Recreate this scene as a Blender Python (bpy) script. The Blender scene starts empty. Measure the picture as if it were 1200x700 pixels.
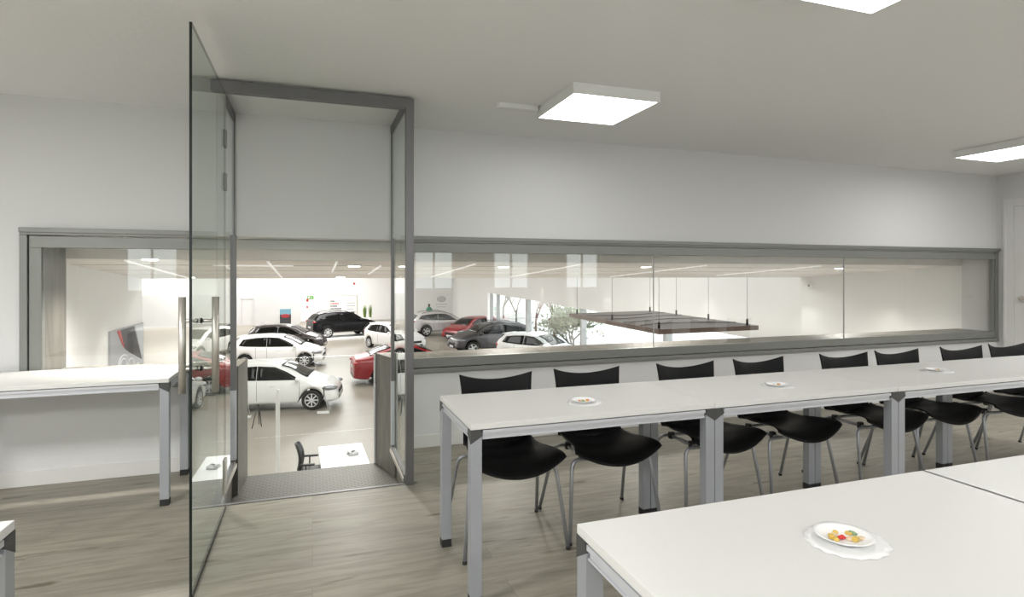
import bpy, bmesh, math, random
from mathutils import Vector, Matrix
random.seed(7)
PI = math.pi
sc = bpy.context.scene
C = sc.collection
R = math.radians

# ------------------------------------------------------------------ camera
FPX, TH, Y0, EYE = 678.0, 0.3322, 322.0, 1.363
cam_d = bpy.data.cameras.new('camera')
cam = bpy.data.objects.new('camera', cam_d); C.objects.link(cam)
cam.location = (0, 0, EYE); cam.rotation_euler = (PI/2, 0, -TH)
cam_d.sensor_width = 36; cam_d.lens = FPX/1200*36
cam_d.shift_y = -(350-Y0)/1200
cam_d.clip_start = .05; cam_d.clip_end = 400
sc.camera = cam
CT, ST = math.cos(TH), math.sin(TH)

def at_depth(x, y, zc):
    xc = (x-600)/FPX*zc
    return Vector((xc*CT+zc*ST, zc*CT-xc*ST, EYE-(y-Y0)*zc/FPX))
def on_z(x, y, Z):
    return at_depth(x, y, FPX*(EYE-Z)/(y-Y0))
def x_on(x, Y):
    t = (x-600)/FPX
    return Y*(t*CT+ST)/(CT-t*ST)

# ------------------------------------------------------------------ materials
def mat(name, col, rough=.5, metal=0, spec=.5, bump=None, var=None, coat=0, emit=None, estr=0):
    m = bpy.data.materials.new(name); m.use_nodes = True
    nt = m.node_tree; N = nt.nodes; L = nt.links
    p = N['Principled BSDF']
    p.inputs['Base Color'].default_value = (*col, 1)
    p.inputs['Roughness'].default_value = rough
    p.inputs['Metallic'].default_value = metal
    p.inputs['Specular IOR Level'].default_value = spec
    p.inputs['Coat Weight'].default_value = coat
    if emit: 
        p.inputs['Emission Color'].default_value = (*emit, 1); p.inputs['Emission Strength'].default_value = estr
    tc = None
    if bump or var:
        tc = N.new('ShaderNodeTexCoord')
    if var:   # (scale, amount)
        n = N.new('ShaderNodeTexNoise'); n.inputs['Scale'].default_value = var[0]; n.inputs['Detail'].default_value = 4
        L.new(tc.outputs['Object'], n.inputs['Vector'])
        r = N.new('ShaderNodeValToRGB')
        a = var[1]
        r.color_ramp.elements[0].position = .3; r.color_ramp.elements[1].position = .7
        r.color_ramp.elements[0].color = (*[c*(1-a) for c in col], 1)
        r.color_ramp.elements[1].color = (*[min(1, c*(1+a)) for c in col], 1)
        L.new(n.outputs['Fac'], r.inputs['Fac']); L.new(r.outputs['Color'], p.inputs['Base Color'])
    if bump:  # (scale, strength, distance)
        n = N.new('ShaderNodeTexNoise'); n.inputs['Scale'].default_value = bump[0]; n.inputs['Detail'].default_value = 3
        L.new(tc.outputs['Object'], n.inputs['Vector'])
        b = N.new('ShaderNodeBump'); b.inputs['Strength'].default_value = bump[1]; b.inputs['Distance'].default_value = bump[2]
        L.new(n.outputs['Fac'], b.inputs['Height']); L.new(b.outputs['Normal'], p.inputs['Normal'])
    return m

def glass_mat(name, tint=(.97, .985, .975), k=1.6, rough=0.0):
    """thin architectural glass: Fresnel reflection on the outer faces, straight transmission"""
    m = bpy.data.materials.new(name); m.use_nodes = True
    nt = m.node_tree; N = nt.nodes; L = nt.links; N.clear()
    out = N.new('ShaderNodeOutputMaterial'); mix = N.new('ShaderNodeMixShader')
    tr = N.new('ShaderNodeBsdfTransparent'); tr.inputs[0].default_value = (*tint, 1)
    gl = N.new('ShaderNodeBsdfGlossy'); gl.inputs['Roughness'].default_value = rough
    gl.inputs['Color'].default_value = (.95, .97, .96, 1)
    fr = N.new('ShaderNodeFresnel'); fr.inputs['IOR'].default_value = 1.5
    geo = N.new('ShaderNodeNewGeometry')
    inv = N.new('ShaderNodeMath'); inv.operation = 'SUBTRACT'; inv.inputs[0].default_value = 1
    L.new(geo.outputs['Backfacing'], inv.inputs[1])
    mu = N.new('ShaderNodeMath'); mu.operation = 'MULTIPLY'
    L.new(fr.outputs[0], mu.inputs[0]); L.new(inv.outputs[0], mu.inputs[1])
    mk = N.new('ShaderNodeMath'); mk.operation = 'MULTIPLY'; mk.use_clamp = True; mk.inputs[1].default_value = k
    L.new(mu.outputs[0], mk.inputs[0])
    mn = N.new('ShaderNodeMath'); mn.operation = 'MINIMUM'; mn.inputs[1].default_value = .9
    L.new(mk.outputs[0], mn.inputs[0])
    L.new(mn.outputs[0], mix.inputs[0]); L.new(tr.outputs[0], mix.inputs[1]); L.new(gl.outputs[0], mix.inputs[2])
    L.new(mix.outputs[0], out.inputs[0])
    return m

def plank_mat(name, base=(.30, .275, .225), dark=(.20, .18, .145), plank_w=.19, plank_l=1.3, rough=.45):
    m = bpy.data.materials.new(name); m.use_nodes = True
    nt = m.node_tree; N = nt.nodes; L = nt.links; p = N['Principled BSDF']
    p.inputs['Roughness'].default_value = rough
    p.inputs['Specular IOR Level'].default_value = .4
    tc = N.new('ShaderNodeTexCoord')
    br = N.new('ShaderNodeTexBrick'); br.offset = .37
    br.inputs['Scale'].default_value = 1
    br.inputs['Brick Width'].default_value = plank_l; br.inputs['Row Height'].default_value = plank_w
    br.inputs['Mortar Size'].default_value = .0012; br.inputs['Mortar Smooth'].default_value = .3
    br.inputs['Color1'].default_value = (0, 0, 0, 1); br.inputs['Color2'].default_value = (1, 1, 1, 1); br.inputs['Mortar'].default_value = (.5, .5, .5, 1)
    L.new(tc.outputs['Object'], br.inputs['Vector'])
    # grain stretched along X, shifted per plank
    mp = N.new('ShaderNodeMapping'); mp.inputs['Scale'].default_value = (1.1, 9, 1)
    add = N.new('ShaderNodeVectorMath'); add.operation = 'ADD'
    sc_ = N.new('ShaderNodeVectorMath'); sc_.operation = 'SCALE'; sc_.inputs['Scale'].default_value = 13.7
    L.new(br.outputs['Color'], sc_.inputs[0])
    L.new(tc.outputs['Object'], add.inputs[0]); L.new(sc_.outputs[0], add.inputs[1])
    L.new(add.outputs[0], mp.inputs['Vector'])
    n1 = N.new('ShaderNodeTexNoise'); n1.inputs['Scale'].default_value = 2.6; n1.inputs['Detail'].default_value = 8; n1.inputs['Roughness'].default_value = .62; n1.inputs['Distortion'].default_value = .6
    L.new(mp.outputs[0], n1.inputs['Vector'])
    r1 = N.new('ShaderNodeValToRGB')
    r1.color_ramp.elements[0].position = .36; r1.color_ramp.elements[0].color = (*dark, 1)
    r1.color_ramp.elements[1].position = .60; r1.color_ramp.elements[1].color = (*base, 1)
    L.new(n1.outputs['Fac'], r1.inputs['Fac'])
    # knots / dark dashes
    mp2 = N.new('ShaderNodeMapping'); mp2.inputs['Scale'].default_value = (2.2, 11, 1)
    L.new(add.outputs[0], mp2.inputs['Vector'])
    n2 = N.new('ShaderNodeTexNoise'); n2.inputs['Scale'].default_value = 1.3; n2.inputs['Detail'].default_value = 3
    L.new(mp2.outputs[0], n2.inputs['Vector'])
    r2 = N.new('ShaderNodeValToRGB'); r2.color_ramp.elements[0].position = .26; r2.color_ramp.elements[0].color = (.45, .43, .4, 1)
    r2.color_ramp.elements[1].position = .36; r2.color_ramp.elements[1].color = (1, 1, 1, 1)
    L.new(n2.outputs['Fac'], r2.inputs['Fac'])
    mul = N.new('ShaderNodeMix'); mul.data_type = 'RGBA'; mul.blend_type = 'MULTIPLY'; mul.inputs[0].default_value = 1
    L.new(r1.outputs[0], mul.inputs[6]); L.new(r2.outputs[0], mul.inputs[7])
    # plank to plank tone
    r3 = N.new('ShaderNodeValToRGB'); r3.color_ramp.elements[0].color = (.93, .93, .93, 1); r3.color_ramp.elements[1].color = (1.06, 1.05, 1.03, 1)
    L.new(br.outputs['Color'], r3.inputs['Fac'])
    mul2 = N.new('ShaderNodeMix'); mul2.data_type = 'RGBA'; mul2.blend_type = 'MULTIPLY'; mul2.inputs[0].default_value = 1
    L.new(mul.outputs[2], mul2.inputs[6]); L.new(r3.outputs[0], mul2.inputs[7])
    # joints
    mj = N.new('ShaderNodeMix'); mj.data_type = 'RGBA'; mj.inputs[7].default_value = (*[c*.75 for c in dark], 1)
    L.new(br.outputs['Fac'], mj.inputs[0]); L.new(mul2.outputs[2], mj.inputs[6])
    L.new(mj.outputs[2], p.inputs['Base Color'])
    b = N.new('ShaderNodeBump'); b.inputs['Strength'].default_value = .12; b.inputs['Distance'].default_value = .004
    L.new(n1.outputs['Fac'], b.inputs['Height']); L.new(b.outputs['Normal'], p.inputs['Normal'])
    return m

def ribbed_mat(name):
    m = bpy.data.materials.new(name); m.use_nodes = True
    nt = m.node_tree; N = nt.nodes; L = nt.links; p = N['Principled BSDF']
    p.inputs['Roughness'].default_value = .5; p.inputs['Metallic'].default_value = .3
    tc = N.new('ShaderNodeTexCoord')
    br = N.new('ShaderNodeTexBrick'); br.offset = .5; br.inputs['Scale'].default_value = 1
    br.inputs['Brick Width'].default_value = .05; br.inputs['Row Height'].default_value = .028
    br.inputs['Mortar Size'].default_value = .007
    br.inputs['Color1'].default_value = (.115, .11, .095, 1); br.inputs['Color2'].default_value = (.13, .125, .107, 1); br.inputs['Mortar'].default_value = (.065, .062, .054, 1)
    L.new(tc.outputs['Object'], br.inputs['Vector']); L.new(br.outputs['Color'], p.inputs['Base Color'])
    b = N.new('ShaderNodeBump'); b.invert = True; b.inputs['Strength'].default_value = .6; b.inputs['Distance'].default_value = .003
    L.new(br.outputs['Fac'], b.inputs['Height']); L.new(b.outputs['Normal'], p.inputs['Normal'])
    return m

def tile_mat(name):
    m = bpy.data.materials.new(name); m.use_nodes = True
    nt = m.node_tree; N = nt.nodes; L = nt.links; p = N['Principled BSDF']
    p.inputs['Roughness'].default_value = .36; p.inputs['Specular IOR Level'].default_value = .35
    tc = N.new('ShaderNodeTexCoord')
    br = N.new('ShaderNodeTexBrick'); br.offset = 0; br.inputs['Scale'].default_value = 1
    br.inputs['Brick Width'].default_value = .9; br.inputs['Row Height'].default_value = .9; br.inputs['Mortar Size'].default_value = .004
    br.inputs['Color1'].default_value = (.275, .248, .208, 1); br.inputs['Color2'].default_value = (.29, .262, .22, 1); br.inputs['Mortar'].default_value = (.23, .215, .18, 1)
    L.new(tc.outputs['Object'], br.inputs['Vector'])
    n = N.new('ShaderNodeTexNoise'); n.inputs['Scale'].default_value = 1.7; n.inputs['Detail'].default_value = 6
    L.new(tc.outputs['Object'], n.inputs['Vector'])
    r = N.new('ShaderNodeValToRGB'); r.color_ramp.elements[0].color = (.88, .88, .88, 1); r.color_ramp.elements[1].color = (1.08, 1.08, 1.08, 1)
    L.new(n.outputs['Fac'], r.inputs['Fac'])
    mul = N.new('ShaderNodeMix'); mul.data_type = 'RGBA'; mul.blend_type = 'MULTIPLY'; mul.inputs[0].default_value = 1
    L.new(br.outputs['Color'], mul.inputs[6]); L.new(r.outputs[0], mul.inputs[7]); L.new(mul.outputs[2], p.inputs['Base Color'])
    return m

M = dict(
    wall=mat('wall_paint', (.72, .72, .715), .9, spec=.2, bump=(90, .06, .002)),
    ceil=mat('ceiling_plaster', (.88, .88, .875), .95, spec=.1, bump=(45, .35, .004)),
    hallwall=mat('hall_wall_paint', (.88, .88, .87), .8, spec=.2, bump=(30, .03, .002)),
    hallgrey=mat('hall_grey_panel', (.56, .56, .56), .7, var=(1, .02)),
    soffit=mat('soffit_board', (.84, .80, .75), .6, var=(2, .03)),
    floor=plank_mat('laminate_planks', (.322, .299, .248), (.236, .217, .178)),
    reveal=plank_mat('reveal_board', (.165, .155, .135), (.10, .094, .082), .4, 2.4),
    headbar=mat('header_bar_paint', (.78, .80, .77), .5, bump=(200, .02, .001)),
    base=mat('baseboard_paint', (.74, .73, .71), .6),
    frame=mat('window_frame_grey', (.235, .24, .225), .45, metal=.25, bump=(200, .03, .001)),
    post=mat('enclosure_metal', (.19, .185, .19), .4, metal=.5, bump=(200, .03, .001)),
    alu=mat('table_aluminium', (.60, .61, .645), .38, metal=.25, bump=(240, .02, .0005)),
    legalu=mat('table_leg_aluminium', (.40, .415, .45), .38, metal=.35, bump=(240, .02, .0005)),
    tubem=mat('chair_tube', (.40, .41, .44), .35, metal=.65, bump=(240, .02, .0005)),
    top=mat('table_laminate', (.735, .730, .715), .34, spec=.45, bump=(300, .02, .0005)),
    edge=mat('table_edge', (.72, .715, .70), .4, bump=(300, .02, .0005)),
    conn=mat('corner_plastic', (.06, .06, .06), .5, bump=(200, .03, .0005)),
    foot=mat('foot_rubber', (.018, .018, .018), .6, bump=(200, .03, .0005)),
    shell=mat('chair_plastic', (.004, .004, .0045), .5, spec=.2, bump=(500, .05, .0005)),
    steel=mat('brushed_steel', (.62, .58, .54), .35, metal=.75, bump=(300, .03, .0005)),
    blackrub=mat('black_gasket', (.01, .01, .01), .5, bump=(200, .03, .0005)),
    glassedge=mat('glass_edge', (.006, .012, .011), .15, bump=(200, .02, .0005)),
    glass=glass_mat('door_glass', (.82, .86, .83), 1.25),
    glass2=glass_mat('side_glass', (.88, .90, .885), 1.4),
    pane=glass_mat('window_glass', (.975, .98, .975), 2.2),
    rearglass=glass_mat('rear_glass', (.96, .975, .97), .9),
    facadeglass=glass_mat('facade_glass', (.93, .96, .96), 1.6),
    ribbed=ribbed_mat('ribbed_tread'),
    tile=tile_mat('showroom_tile'),
    panel=mat('lamp_diffuser', (.9, .9, .9), .5, emit=(1, 1, .985), estr=9.2, bump=(60, .02, .001)),
    lampbox=mat('lamp_housing', (.82, .82, .81), .5, bump=(200, .02, .001)),
    plate=mat('paper_plate', (.86, .86, .86), .55, bump=(80, .05, .001)),
    doily=mat('paper_doily', (.84, .84, .835), .8, bump=(150, .3, .002)),
    rubber=mat('tyre', (.012, .012, .012), .75, bump=(120, .1, .001)),
    rim=mat('wheel_alloy', (.68, .68, .69), .4, metal=.1, bump=(100, .02, .001)),
    cwhite=mat('car_paint_white', (.88, .88, .87), .28, coat=.6, bump=(30, .005, .001)),
    csilver=mat('car_paint_silver', (.60, .58, .58), .3, metal=.3, coat=.6, bump=(30, .005, .001)),
    cred=mat('car_paint_red', (.26, .010, .014), .3, coat=.3, bump=(30, .005, .001)),
    cblack=mat('car_paint_black', (.004, .004, .005), .3, spec=.25, coat=.12, bump=(30, .005, .001)),
    cgrey=mat('car_paint_grey', (.065, .06, .065), .35, metal=.2, coat=.25, bump=(30, .005, .001)),
    cbrown=mat('car_paint_plum', (.055, .045, .045), .35, metal=.2, coat=.7, bump=(30, .005, .001)),
    cglass=mat('car_window', (.006, .007, .007), .08, spec=.22, bump=(10, .003, .001)),
    cblk=mat('car_black_trim', (.015, .015, .016), .5, bump=(90, .03, .001)),
    lamp=mat('headlamp', (.30, .31, .33), .12, metal=.4, coat=.5, bump=(60, .05, .001)),
    tail=mat('tail_lamp', (.42, .01, .012), .15, coat=.7, bump=(60, .05, .001)),
    numplate=mat('number_plate_white', (.75, .75, .75), .4, bump=(60, .02, .001)),
    white=mat('white_lacquer', (.84, .84, .83), .4, bump=(60, .02, .001)),
    black=mat('black_plastic', (.015, .015, .016), .45, bump=(200, .03, .001)),
    boardtop=mat('canopy_top', (.045, .034, .030), .3, spec=.3, bump=(3, .02, .002), var=(1.2, .12)),
    boardedge=mat('canopy_edge', (.105, .072, .055), .5, var=(6, .2)),
    wire=mat('steel_wire', (.25, .25, .25), .4, metal=.8, bump=(200, .02, .001)),
    grey=mat('grey_plastic', (.45, .45, .45), .5, bump=(200, .02, .001)),
    green=mat('sign_green', (.12, .36, .06), .5, bump=(60, .02, .001)),
    red=mat('signal_red', (.55, .03, .03), .4, bump=(60, .02, .001)),
    leaf=mat('grass_leaf', (.16, .26, .05), .6, var=(8, .3)),
    bark=mat('pale_bark', (.15, .13, .115), .9, var=(4, .2)),
    twig=mat('reddish_twig', (.20, .11, .10), .9, var=(5, .2)),
    foliage=mat('pale_foliage', (.15, .18, .10), .9, var=(3, .3)),
    ground=mat('pale_paving', (.55, .54, .52), .9, var=(.5, .1)),
    skin=mat('skin', (.55, .33, .24), .6, bump=(60, .03, .001)),
    hair=mat('dark_hair', (.02, .015, .012), .6, bump=(60, .2, .002)),
    shirt=mat('green_shirt', (.02, .22, .12), .8, bump=(60, .1, .002)),
    trous=mat('dark_trousers', (.02, .02, .03), .8, bump=(60, .1, .002)),
    socket=mat('socket_beige', (.55, .51, .43), .5, bump=(60, .02, .001)),
    woodlt=mat('door_paint', (.74, .735, .72), .55, bump=(60, .02, .001)),
)
def mcol(name, col, rough=.5):
    return mat(name, col, rough, bump=(90, .05, .001))

# ------------------------------------------------------------------ mesh helpers
class MB:
    def __init__(s): s.bm = bmesh.new()
    def box(s, x0, x1, y0, y1, z0, z1, mi=0, mtx=None):
        vs = [s.bm.verts.new(v) for v in ((x0,y0,z0),(x1,y0,z0),(x1,y1,z0),(x0,y1,z0),(x0,y0,z1),(x1,y0,z1),(x1,y1,z1),(x0,y1,z1))]
        fs = [s.bm.faces.new([vs[i] for i in f]) for f in ((0,3,2,1),(4,5,6,7),(0,1,5,4),(1,2,6,5),(2,3,7,6),(3,0,4,7))]
        for f in fs: f.material_index = mi
        if mtx: bmesh.ops.transform(s.bm, matrix=mtx, verts=vs)
        return fs
    def prism(s, pts, h, mi=0, axis='z', base=0):
        """extrude a polygon (2-D pts) along an axis"""
        def P(a, b, c):
            return {'z': (a, b, c), 'y': (a, c, b), 'x': (c, a, b)}[axis]
        lo = [s.bm.verts.new(P(a, b, base)) for a, b in pts]; hi = [s.bm.verts.new(P(a, b, base+h)) for a, b in pts]
        n = len(pts); fs = [s.bm.faces.new(lo), s.bm.faces.new(hi)]
        for i in range(n): fs.append(s.bm.faces.new((lo[i], lo[(i+1) % n], hi[(i+1) % n], hi[i])))
        for f in fs: f.material_index = mi
        return fs
    def tube(s, pts, r, seg=10, mi=0, cap=True):
        pts = [Vector(p) for p in pts]; rs = r if isinstance(r, (list, tuple)) else [r]*len(pts)
        rings = []; up = None
        for i, p in enumerate(pts):
            d = (pts[min(i+1, len(pts)-1)]-pts[max(i-1, 0)]).normalized()
            if up is None:
                up = Vector((0, 0, 1)) if abs(d.z) < .9 else Vector((1, 0, 0))
            a = (up - d*up.dot(d)).normalized(); b = d.cross(a); up = a
            rings.append([s.bm.verts.new(p+(a*math.cos(2*PI*k/seg)+b*math.sin(2*PI*k/seg))*rs[i]) for k in range(seg)])
        for i in range(len(rings)-1):
            for k in range(seg):
                f = s.bm.faces.new((rings[i][k], rings[i][(k+1) % seg], rings[i+1][(k+1) % seg], rings[i+1][k])); f.smooth = True; f.material_index = mi
        if cap:
            for rg in (rings[0], rings[-1]):
                f = s.bm.faces.new(rg); f.material_index = mi
    def lathe(s, prof, seg=24, mtx=None, mi=0, smooth=True, warp=None, cap=True):
        rings = []
        for r, z in prof:
            ring = []
            for k in range(seg):
                a = 2*PI*k/seg; rr = r*(1+(warp(a, r) if warp else 0))
                ring.append(s.bm.verts.new((rr*math.cos(a), rr*math.sin(a), z)))
            rings.append(ring)
        for i in range(len(rings)-1):
            for k in range(seg):
                f = s.bm.faces.new((rings[i][k], rings[i][(k+1) % seg], rings[i+1][(k+1) % seg], rings[i+1][k])); f.smooth = smooth; f.material_index = mi
        for rg in ((rings[0], rings[-1]) if cap else ()):
            f = s.bm.faces.new(rg); f.material_index = mi
        if mtx: bmesh.ops.transform(s.bm, matrix=mtx, verts=[v for rg in rings for v in rg])
    def ball(s, c, r, seg=14, mi=0):
        rx, ry, rz = r if isinstance(r, (tuple, list)) else (r, r, r)
        res = bmesh.ops.create_uvsphere(s.bm, u_segments=seg, v_segments=max(6, seg*2//3), radius=1, matrix=Matrix.Translation(c) @ Matrix.Diagonal((rx, ry, rz, 1)))
        for v in res['verts']:
            for f in v.link_faces: f.smooth = True; f.material_index = mi
        return res['verts']
    def quad(s, pts, mi=0):
        f = s.bm.faces.new([s.bm.verts.new(p) for p in pts]); f.material_index = mi; return f
    def hull(s, pts, mi=0):
        vs = [s.bm.verts.new(p) for p in pts]
        r = bmesh.ops.convex_hull(s.bm, input=vs)
        bad = [g for g in r['geom_interior'] if isinstance(g, bmesh.types.BMVert)]
        if bad: bmesh.ops.delete(s.bm, geom=bad, context='VERTS')
        for f in s.bm.faces: f.material_index = mi
    def grid(s, P, mi=0, smooth=True, skip=None):
        vs = [[s.bm.verts.new(p) for p in row] for row in P]
        for i in range(len(vs)-1):
            for j in range(len(vs[0])-1):
                if skip and skip(i, j): continue
                f = s.bm.faces.new((vs[i][j], vs[i+1][j], vs[i+1][j+1], vs[i][j+1])); f.smooth = smooth; f.material_index = mi
    def build(s, name, mats, parent=None, loc=None, rz=0, bevel=0, recalc=True, solid=0, bseg=2):
        if recalc: bmesh.ops.recalc_face_normals(s.bm, faces=s.bm.faces)
        me = bpy.data.meshes.new(name); s.bm.to_mesh(me); s.bm.free()
        for m in (mats if isinstance(mats, (list, tuple)) else [mats]): me.materials.append(m)
        o = bpy.data.objects.new(name, me); C.objects.link(o)
        if loc: o.location = loc
        if rz: o.rotation_euler = (0, 0, rz)
        if parent: o.parent = parent
        if solid:
            md = o.modifiers.new('thickness', 'SOLIDIFY'); md.thickness = solid; md.offset = 0
        if bevel:
            md = o.modifiers.new('bevel', 'BEVEL'); md.width = bevel; md.segments = bseg; md.limit_method = 'ANGLE'; md.angle_limit = R(40)
        return o

def empty(name, loc=(0, 0, 0), rz=0):
    o = bpy.data.objects.new(name, None); C.objects.link(o); o.location = loc; o.rotation_euler = (0, 0, rz)
    o.empty_display_size = .1
    return o
def tag(o, label=None, cat=None, group=None, kind=None):
    if label: o['label'] = label
    if cat: o['category'] = cat
    if group: o['group'] = group
    if kind: o['kind'] = kind
    return o
def struct(o): o['kind'] = 'structure'; return o
def copy_tree(o, parent=None):
    c = o.copy(); C.objects.link(c); c.parent = parent
    for ch in list(o.children): copy_tree(ch, c)
    return c

# ------------------------------------------------------------------ the mezzanine room
YW, YB = 4.545, 4.93          # room face and hall face of the window wall
ZC = 2.517                    # ceiling
XL, XR, YR = -4.2, 7.56, -4.0
DX0, DX1 = -.545, .615        # doorway in the window wall
WX0 = -1.77; WZ0, WZ1 = .588, 1.665

b = MB()
b.box(XL, XR, YR, 3.80, -.12, 0); b.box(XL, DX0, 3.80, YB, -.12, 0); b.box(DX1+.02, XR, 3.80, YB, -.12, 0)
struct(b.build('floor', M['floor']))
b = MB(); b.box(XL-.2, XR+.2, YR-.2, YB, ZC, ZC+.15)
struct(b.build('ceiling', M['ceil']))
b = MB()
b.box(XL, XR+.2, YW, YB, WZ1-.03, ZC)
b.box(XL, WX0+.02, YW, YB, 0, WZ1-.03)
b.box(WX0+.02, DX0, YW, YB, 0, WZ0+.03)
b.box(DX1+.03, XR+.2, YW, YB, 0, WZ0+.03)
struct(b.build('wall_window_side', M['wall']))
b = MB(); b.box(XL-.2, XL, YR-.2, YB, 0, ZC); struct(b.build('wall_left', M['wall']))
b = MB(); b.box(XR, XR+.2, YR-.2, YB, -.12, ZC); struct(b.build('wall_right', M['wall']))
# rear wall with windows
wins = [-3.0, -1.12, .76, 2.64, 4.52, 6.40]; ww = .95; wz0, wz1 = 1.0, 2.25
b = MB(); b.box(XL, XR, YR-.2, YR, 0, wz0); b.box(XL, XR, YR-.2, YR, wz1, ZC)
px = XL
for w in wins:
    b.box(px, w-ww/2, YR-.2, YR, wz0, wz1); px = w+ww/2
b.box(px, XR, YR-.2, YR, wz0, wz1)
struct(b.build('wall_rear', M['wall']))
for i, w in enumerate(wins):
    b = MB()
    x0, x1 = w-ww/2, w+ww/2
    b.box(x0, x0+.05, YR-.12, YR-.06, wz0, wz1); b.box(x1-.05, x1, YR-.12, YR-.06, wz0, wz1)
    b.box(x0+.05, x1-.05, YR-.12, YR-.06, wz0, wz0+.05); b.box(x0+.05, x1-.05, YR-.12, YR-.06, wz1-.05, wz1)
    b.box(w-.02, w+.02, YR-.12, YR-.06, wz0+.05, wz1-.05)
    o = struct(b.build('window_%d' % (i+3), M['lampbox']))
    g = MB(); g.box(x0+.05, x1-.05, YR-.095, YR-.085, wz0+.05, wz1-.05); g.build('window_pane', M['facadeglass'], o)
b = MB()
b.box(XL, DX0-.02, YW-.014, YW, 0, .10); struct(b.build('baseboard_window_side_left', M['base'], bevel=.003))
b = MB()
b.box(DX1+.03, XR, YW-.014, YW, 0, .10); struct(b.build('baseboard_window_side_right', M['base'], bevel=.003))
b = MB(); b.box(XR-.014, XR, YR, 3.30, 0, .10); struct(b.build('baseboard_right', M['base'], bevel=.003))

# door on the right wall, its casing flat against the wall
dr = empty('door_1', (XR, 0, 0)); struct(dr)
y1, y0_ = 4.36, 3.44
b = MB()
b.box(-.025, 0, y1, y1+.10, 0, 2.23); b.box(-.025, 0, y0_-.10, y0_, 0, 2.23); b.box(-.025, 0, y0_, y1, 2.14, 2.23)
b.box(-.033, -.025, y1+.07, y1+.10, 0, 2.23); b.box(-.033, -.025, y0_-.10, y0_-.07, 0, 2.23)
b.build('door_frame', M['woodlt'], dr, bevel=.003)
b = MB(); b.box(-.018, 0, y0_+.003, y1-.003, .005, 2.137)
for zz in ((.25, 1.0), (1.15, 2.0)): 
    b.box(-.024, -.018, y0_+.13, y0_+.15, *zz); b.box(-.024, -.018, y1-.15, y1-.13, *zz)
b.build('door_leaf', M['woodlt'], dr, bevel=.002)
hb = MB()
hb.lathe([(.027, 0), (.027, .008)], 20, Matrix.Translation((-.018, y1-.08, 1.10)) @ Matrix.Rotation(-PI/2, 4, 'Y'))
hb.tube([(-.02, y1-.08, 1.10), (-.065, y1-.08, 1.10), (-.072, y1-.095, 1.10), (-.072, y1-.20, 1.10)], .010)
hb.build('door_handle', M['steel'], dr)

# window frames (two strips, left and right of the doorway)
def strip(name, x0, x1, left_end, right_end, seams):
    w = empty(name, (0, YW, 0)); struct(w)
    b = MB()
    # outer casing, proud of the wall
    b.box(x0, x1, -.030, 0, WZ1-.046, WZ1)
    b.box(x0, x1, -.030, 0, WZ0, WZ0+.036)
    if left_end: b.box(x0, x0+.042, -.030, 0, WZ0+.036, WZ1-.046)
    if right_end: b.box(x1-.052, x1, -.026, 0, WZ0+.036, WZ1-.046)
    b.box(x0, x1+(.0 if not right_end else .015), -.042, -.030, WZ1-.030, WZ1)
    b.build('window_frame', M['frame'], w, bevel=.003)
    # inner sash profile
    b = MB()
    zt, zb = WZ1-.052, WZ0+.042
    b.box(x0+(.048 if left_end else 0), x1-.0, -.020, .03, zt-.075, zt)
    b.box(x0+(.048 if left_end else 0), x1, -.020, .03, zb, .705)
    if left_end: b.box(x0+.048, x0+.115, -.020, .03, .705, zt-.075)
    if right_end: b.box(x1-.075, x1-.054, -.012, .03, .705, zt-.075)
    b.build('window_sash', M['frame'], w, bevel=.003)
    gx0 = x0+(.115 if left_end else 0); gx1 = x1-(.075 if right_end else 0)
    xs = [gx0]+seams+[gx1]
    for i in range(len(xs)-1):
        g = MB(); g.box(xs[i]+.001, xs[i+1]-.001, -.002, .008, .705, zt-.075); 
        g.build('window_pane', M['pane'], w)
    for s_ in seams:
        g = MB(); g.box(s_-.002, s_+.002, -.004, .010, .705, zt-.075); g.build('glazing_joint', M['grey'], w)
    # board-lined reveal behind the glass
    b = MB(); b.box(gx0, gx1+.02, .031, YB-YW+.01, .660, .700); b.build('window_sill', M['reveal'], w)
    if left_end:
        b = MB(); b.box(gx0-.05, gx0-.006, .031, YB-YW+.01, .700, zt-.06); b.build('reveal_board', M['reveal'], w)
    return w
strip('window_1', WX0, DX0-.004, True, False, [])
s766, s989 = x_on(766, YW), x_on(989, YW)
strip('window_2', DX1+.035, XR-.005, False, True, [s766, s989])

# the doorway cut: board cheeks, header bar, rear glass, sunken tread
dw = empty('door_2', (0, YW, 0)); struct(dw)
b = MB(); b.prism([(DX0+.002, -.02), (DX0+.045, -.02), (DX0+.068, YB-YW), (DX0+.002, YB-YW)], .71+.22, base=-.22)
b.build('door_cheek', M['reveal'], dw)
b = MB(); b.prism([(DX1+.025, -.02), (DX1-.012, -.02), (.495, YB-YW), (DX1+.025, YB-YW)], .71+.22, base=-.22)
b.build('door_cheek', M['reveal'], dw)
b = MB()
b.box(DX0, DX1+.03, YB-YW-.06, YB-YW, 1.560, 1.632)
b.box(DX0, DX1+.03, YB-YW-.075, YB-YW-.06, 1.632-.012, 1.632); b.box(DX0, DX1+.03, YB-YW-.075, YB-YW-.06, 1.560, 1.572)
b.box(.53, DX1+.03, YB-YW-.075, YB-YW-.06, 1.572, 1.620)
b.build('header_bar', M['headbar'], dw, bevel=.002)
b = MB(); b.box(DX0+.06, .50, YB-YW-.016, YB-YW-.006, -.20, .700); b.build('rear_glass', M['rearglass'], dw)
b = MB(); b.box(.482, .496, YB-YW-.022, YB-YW-.002, -.20, .70); b.build('glass_clamp', M['lampbox'], dw)
b = MB(); b.box(DX0+.01, DX1+.02, 3.80, YB-.005, -.26, -.205)
struct(b.build('trim_1', M['ribbed']))
b = MB(); b.box(DX0-.01, DX1+.03, 3.775, 3.802, -.20, .004)
struct(b.build('trim_2', M['post']))
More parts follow.
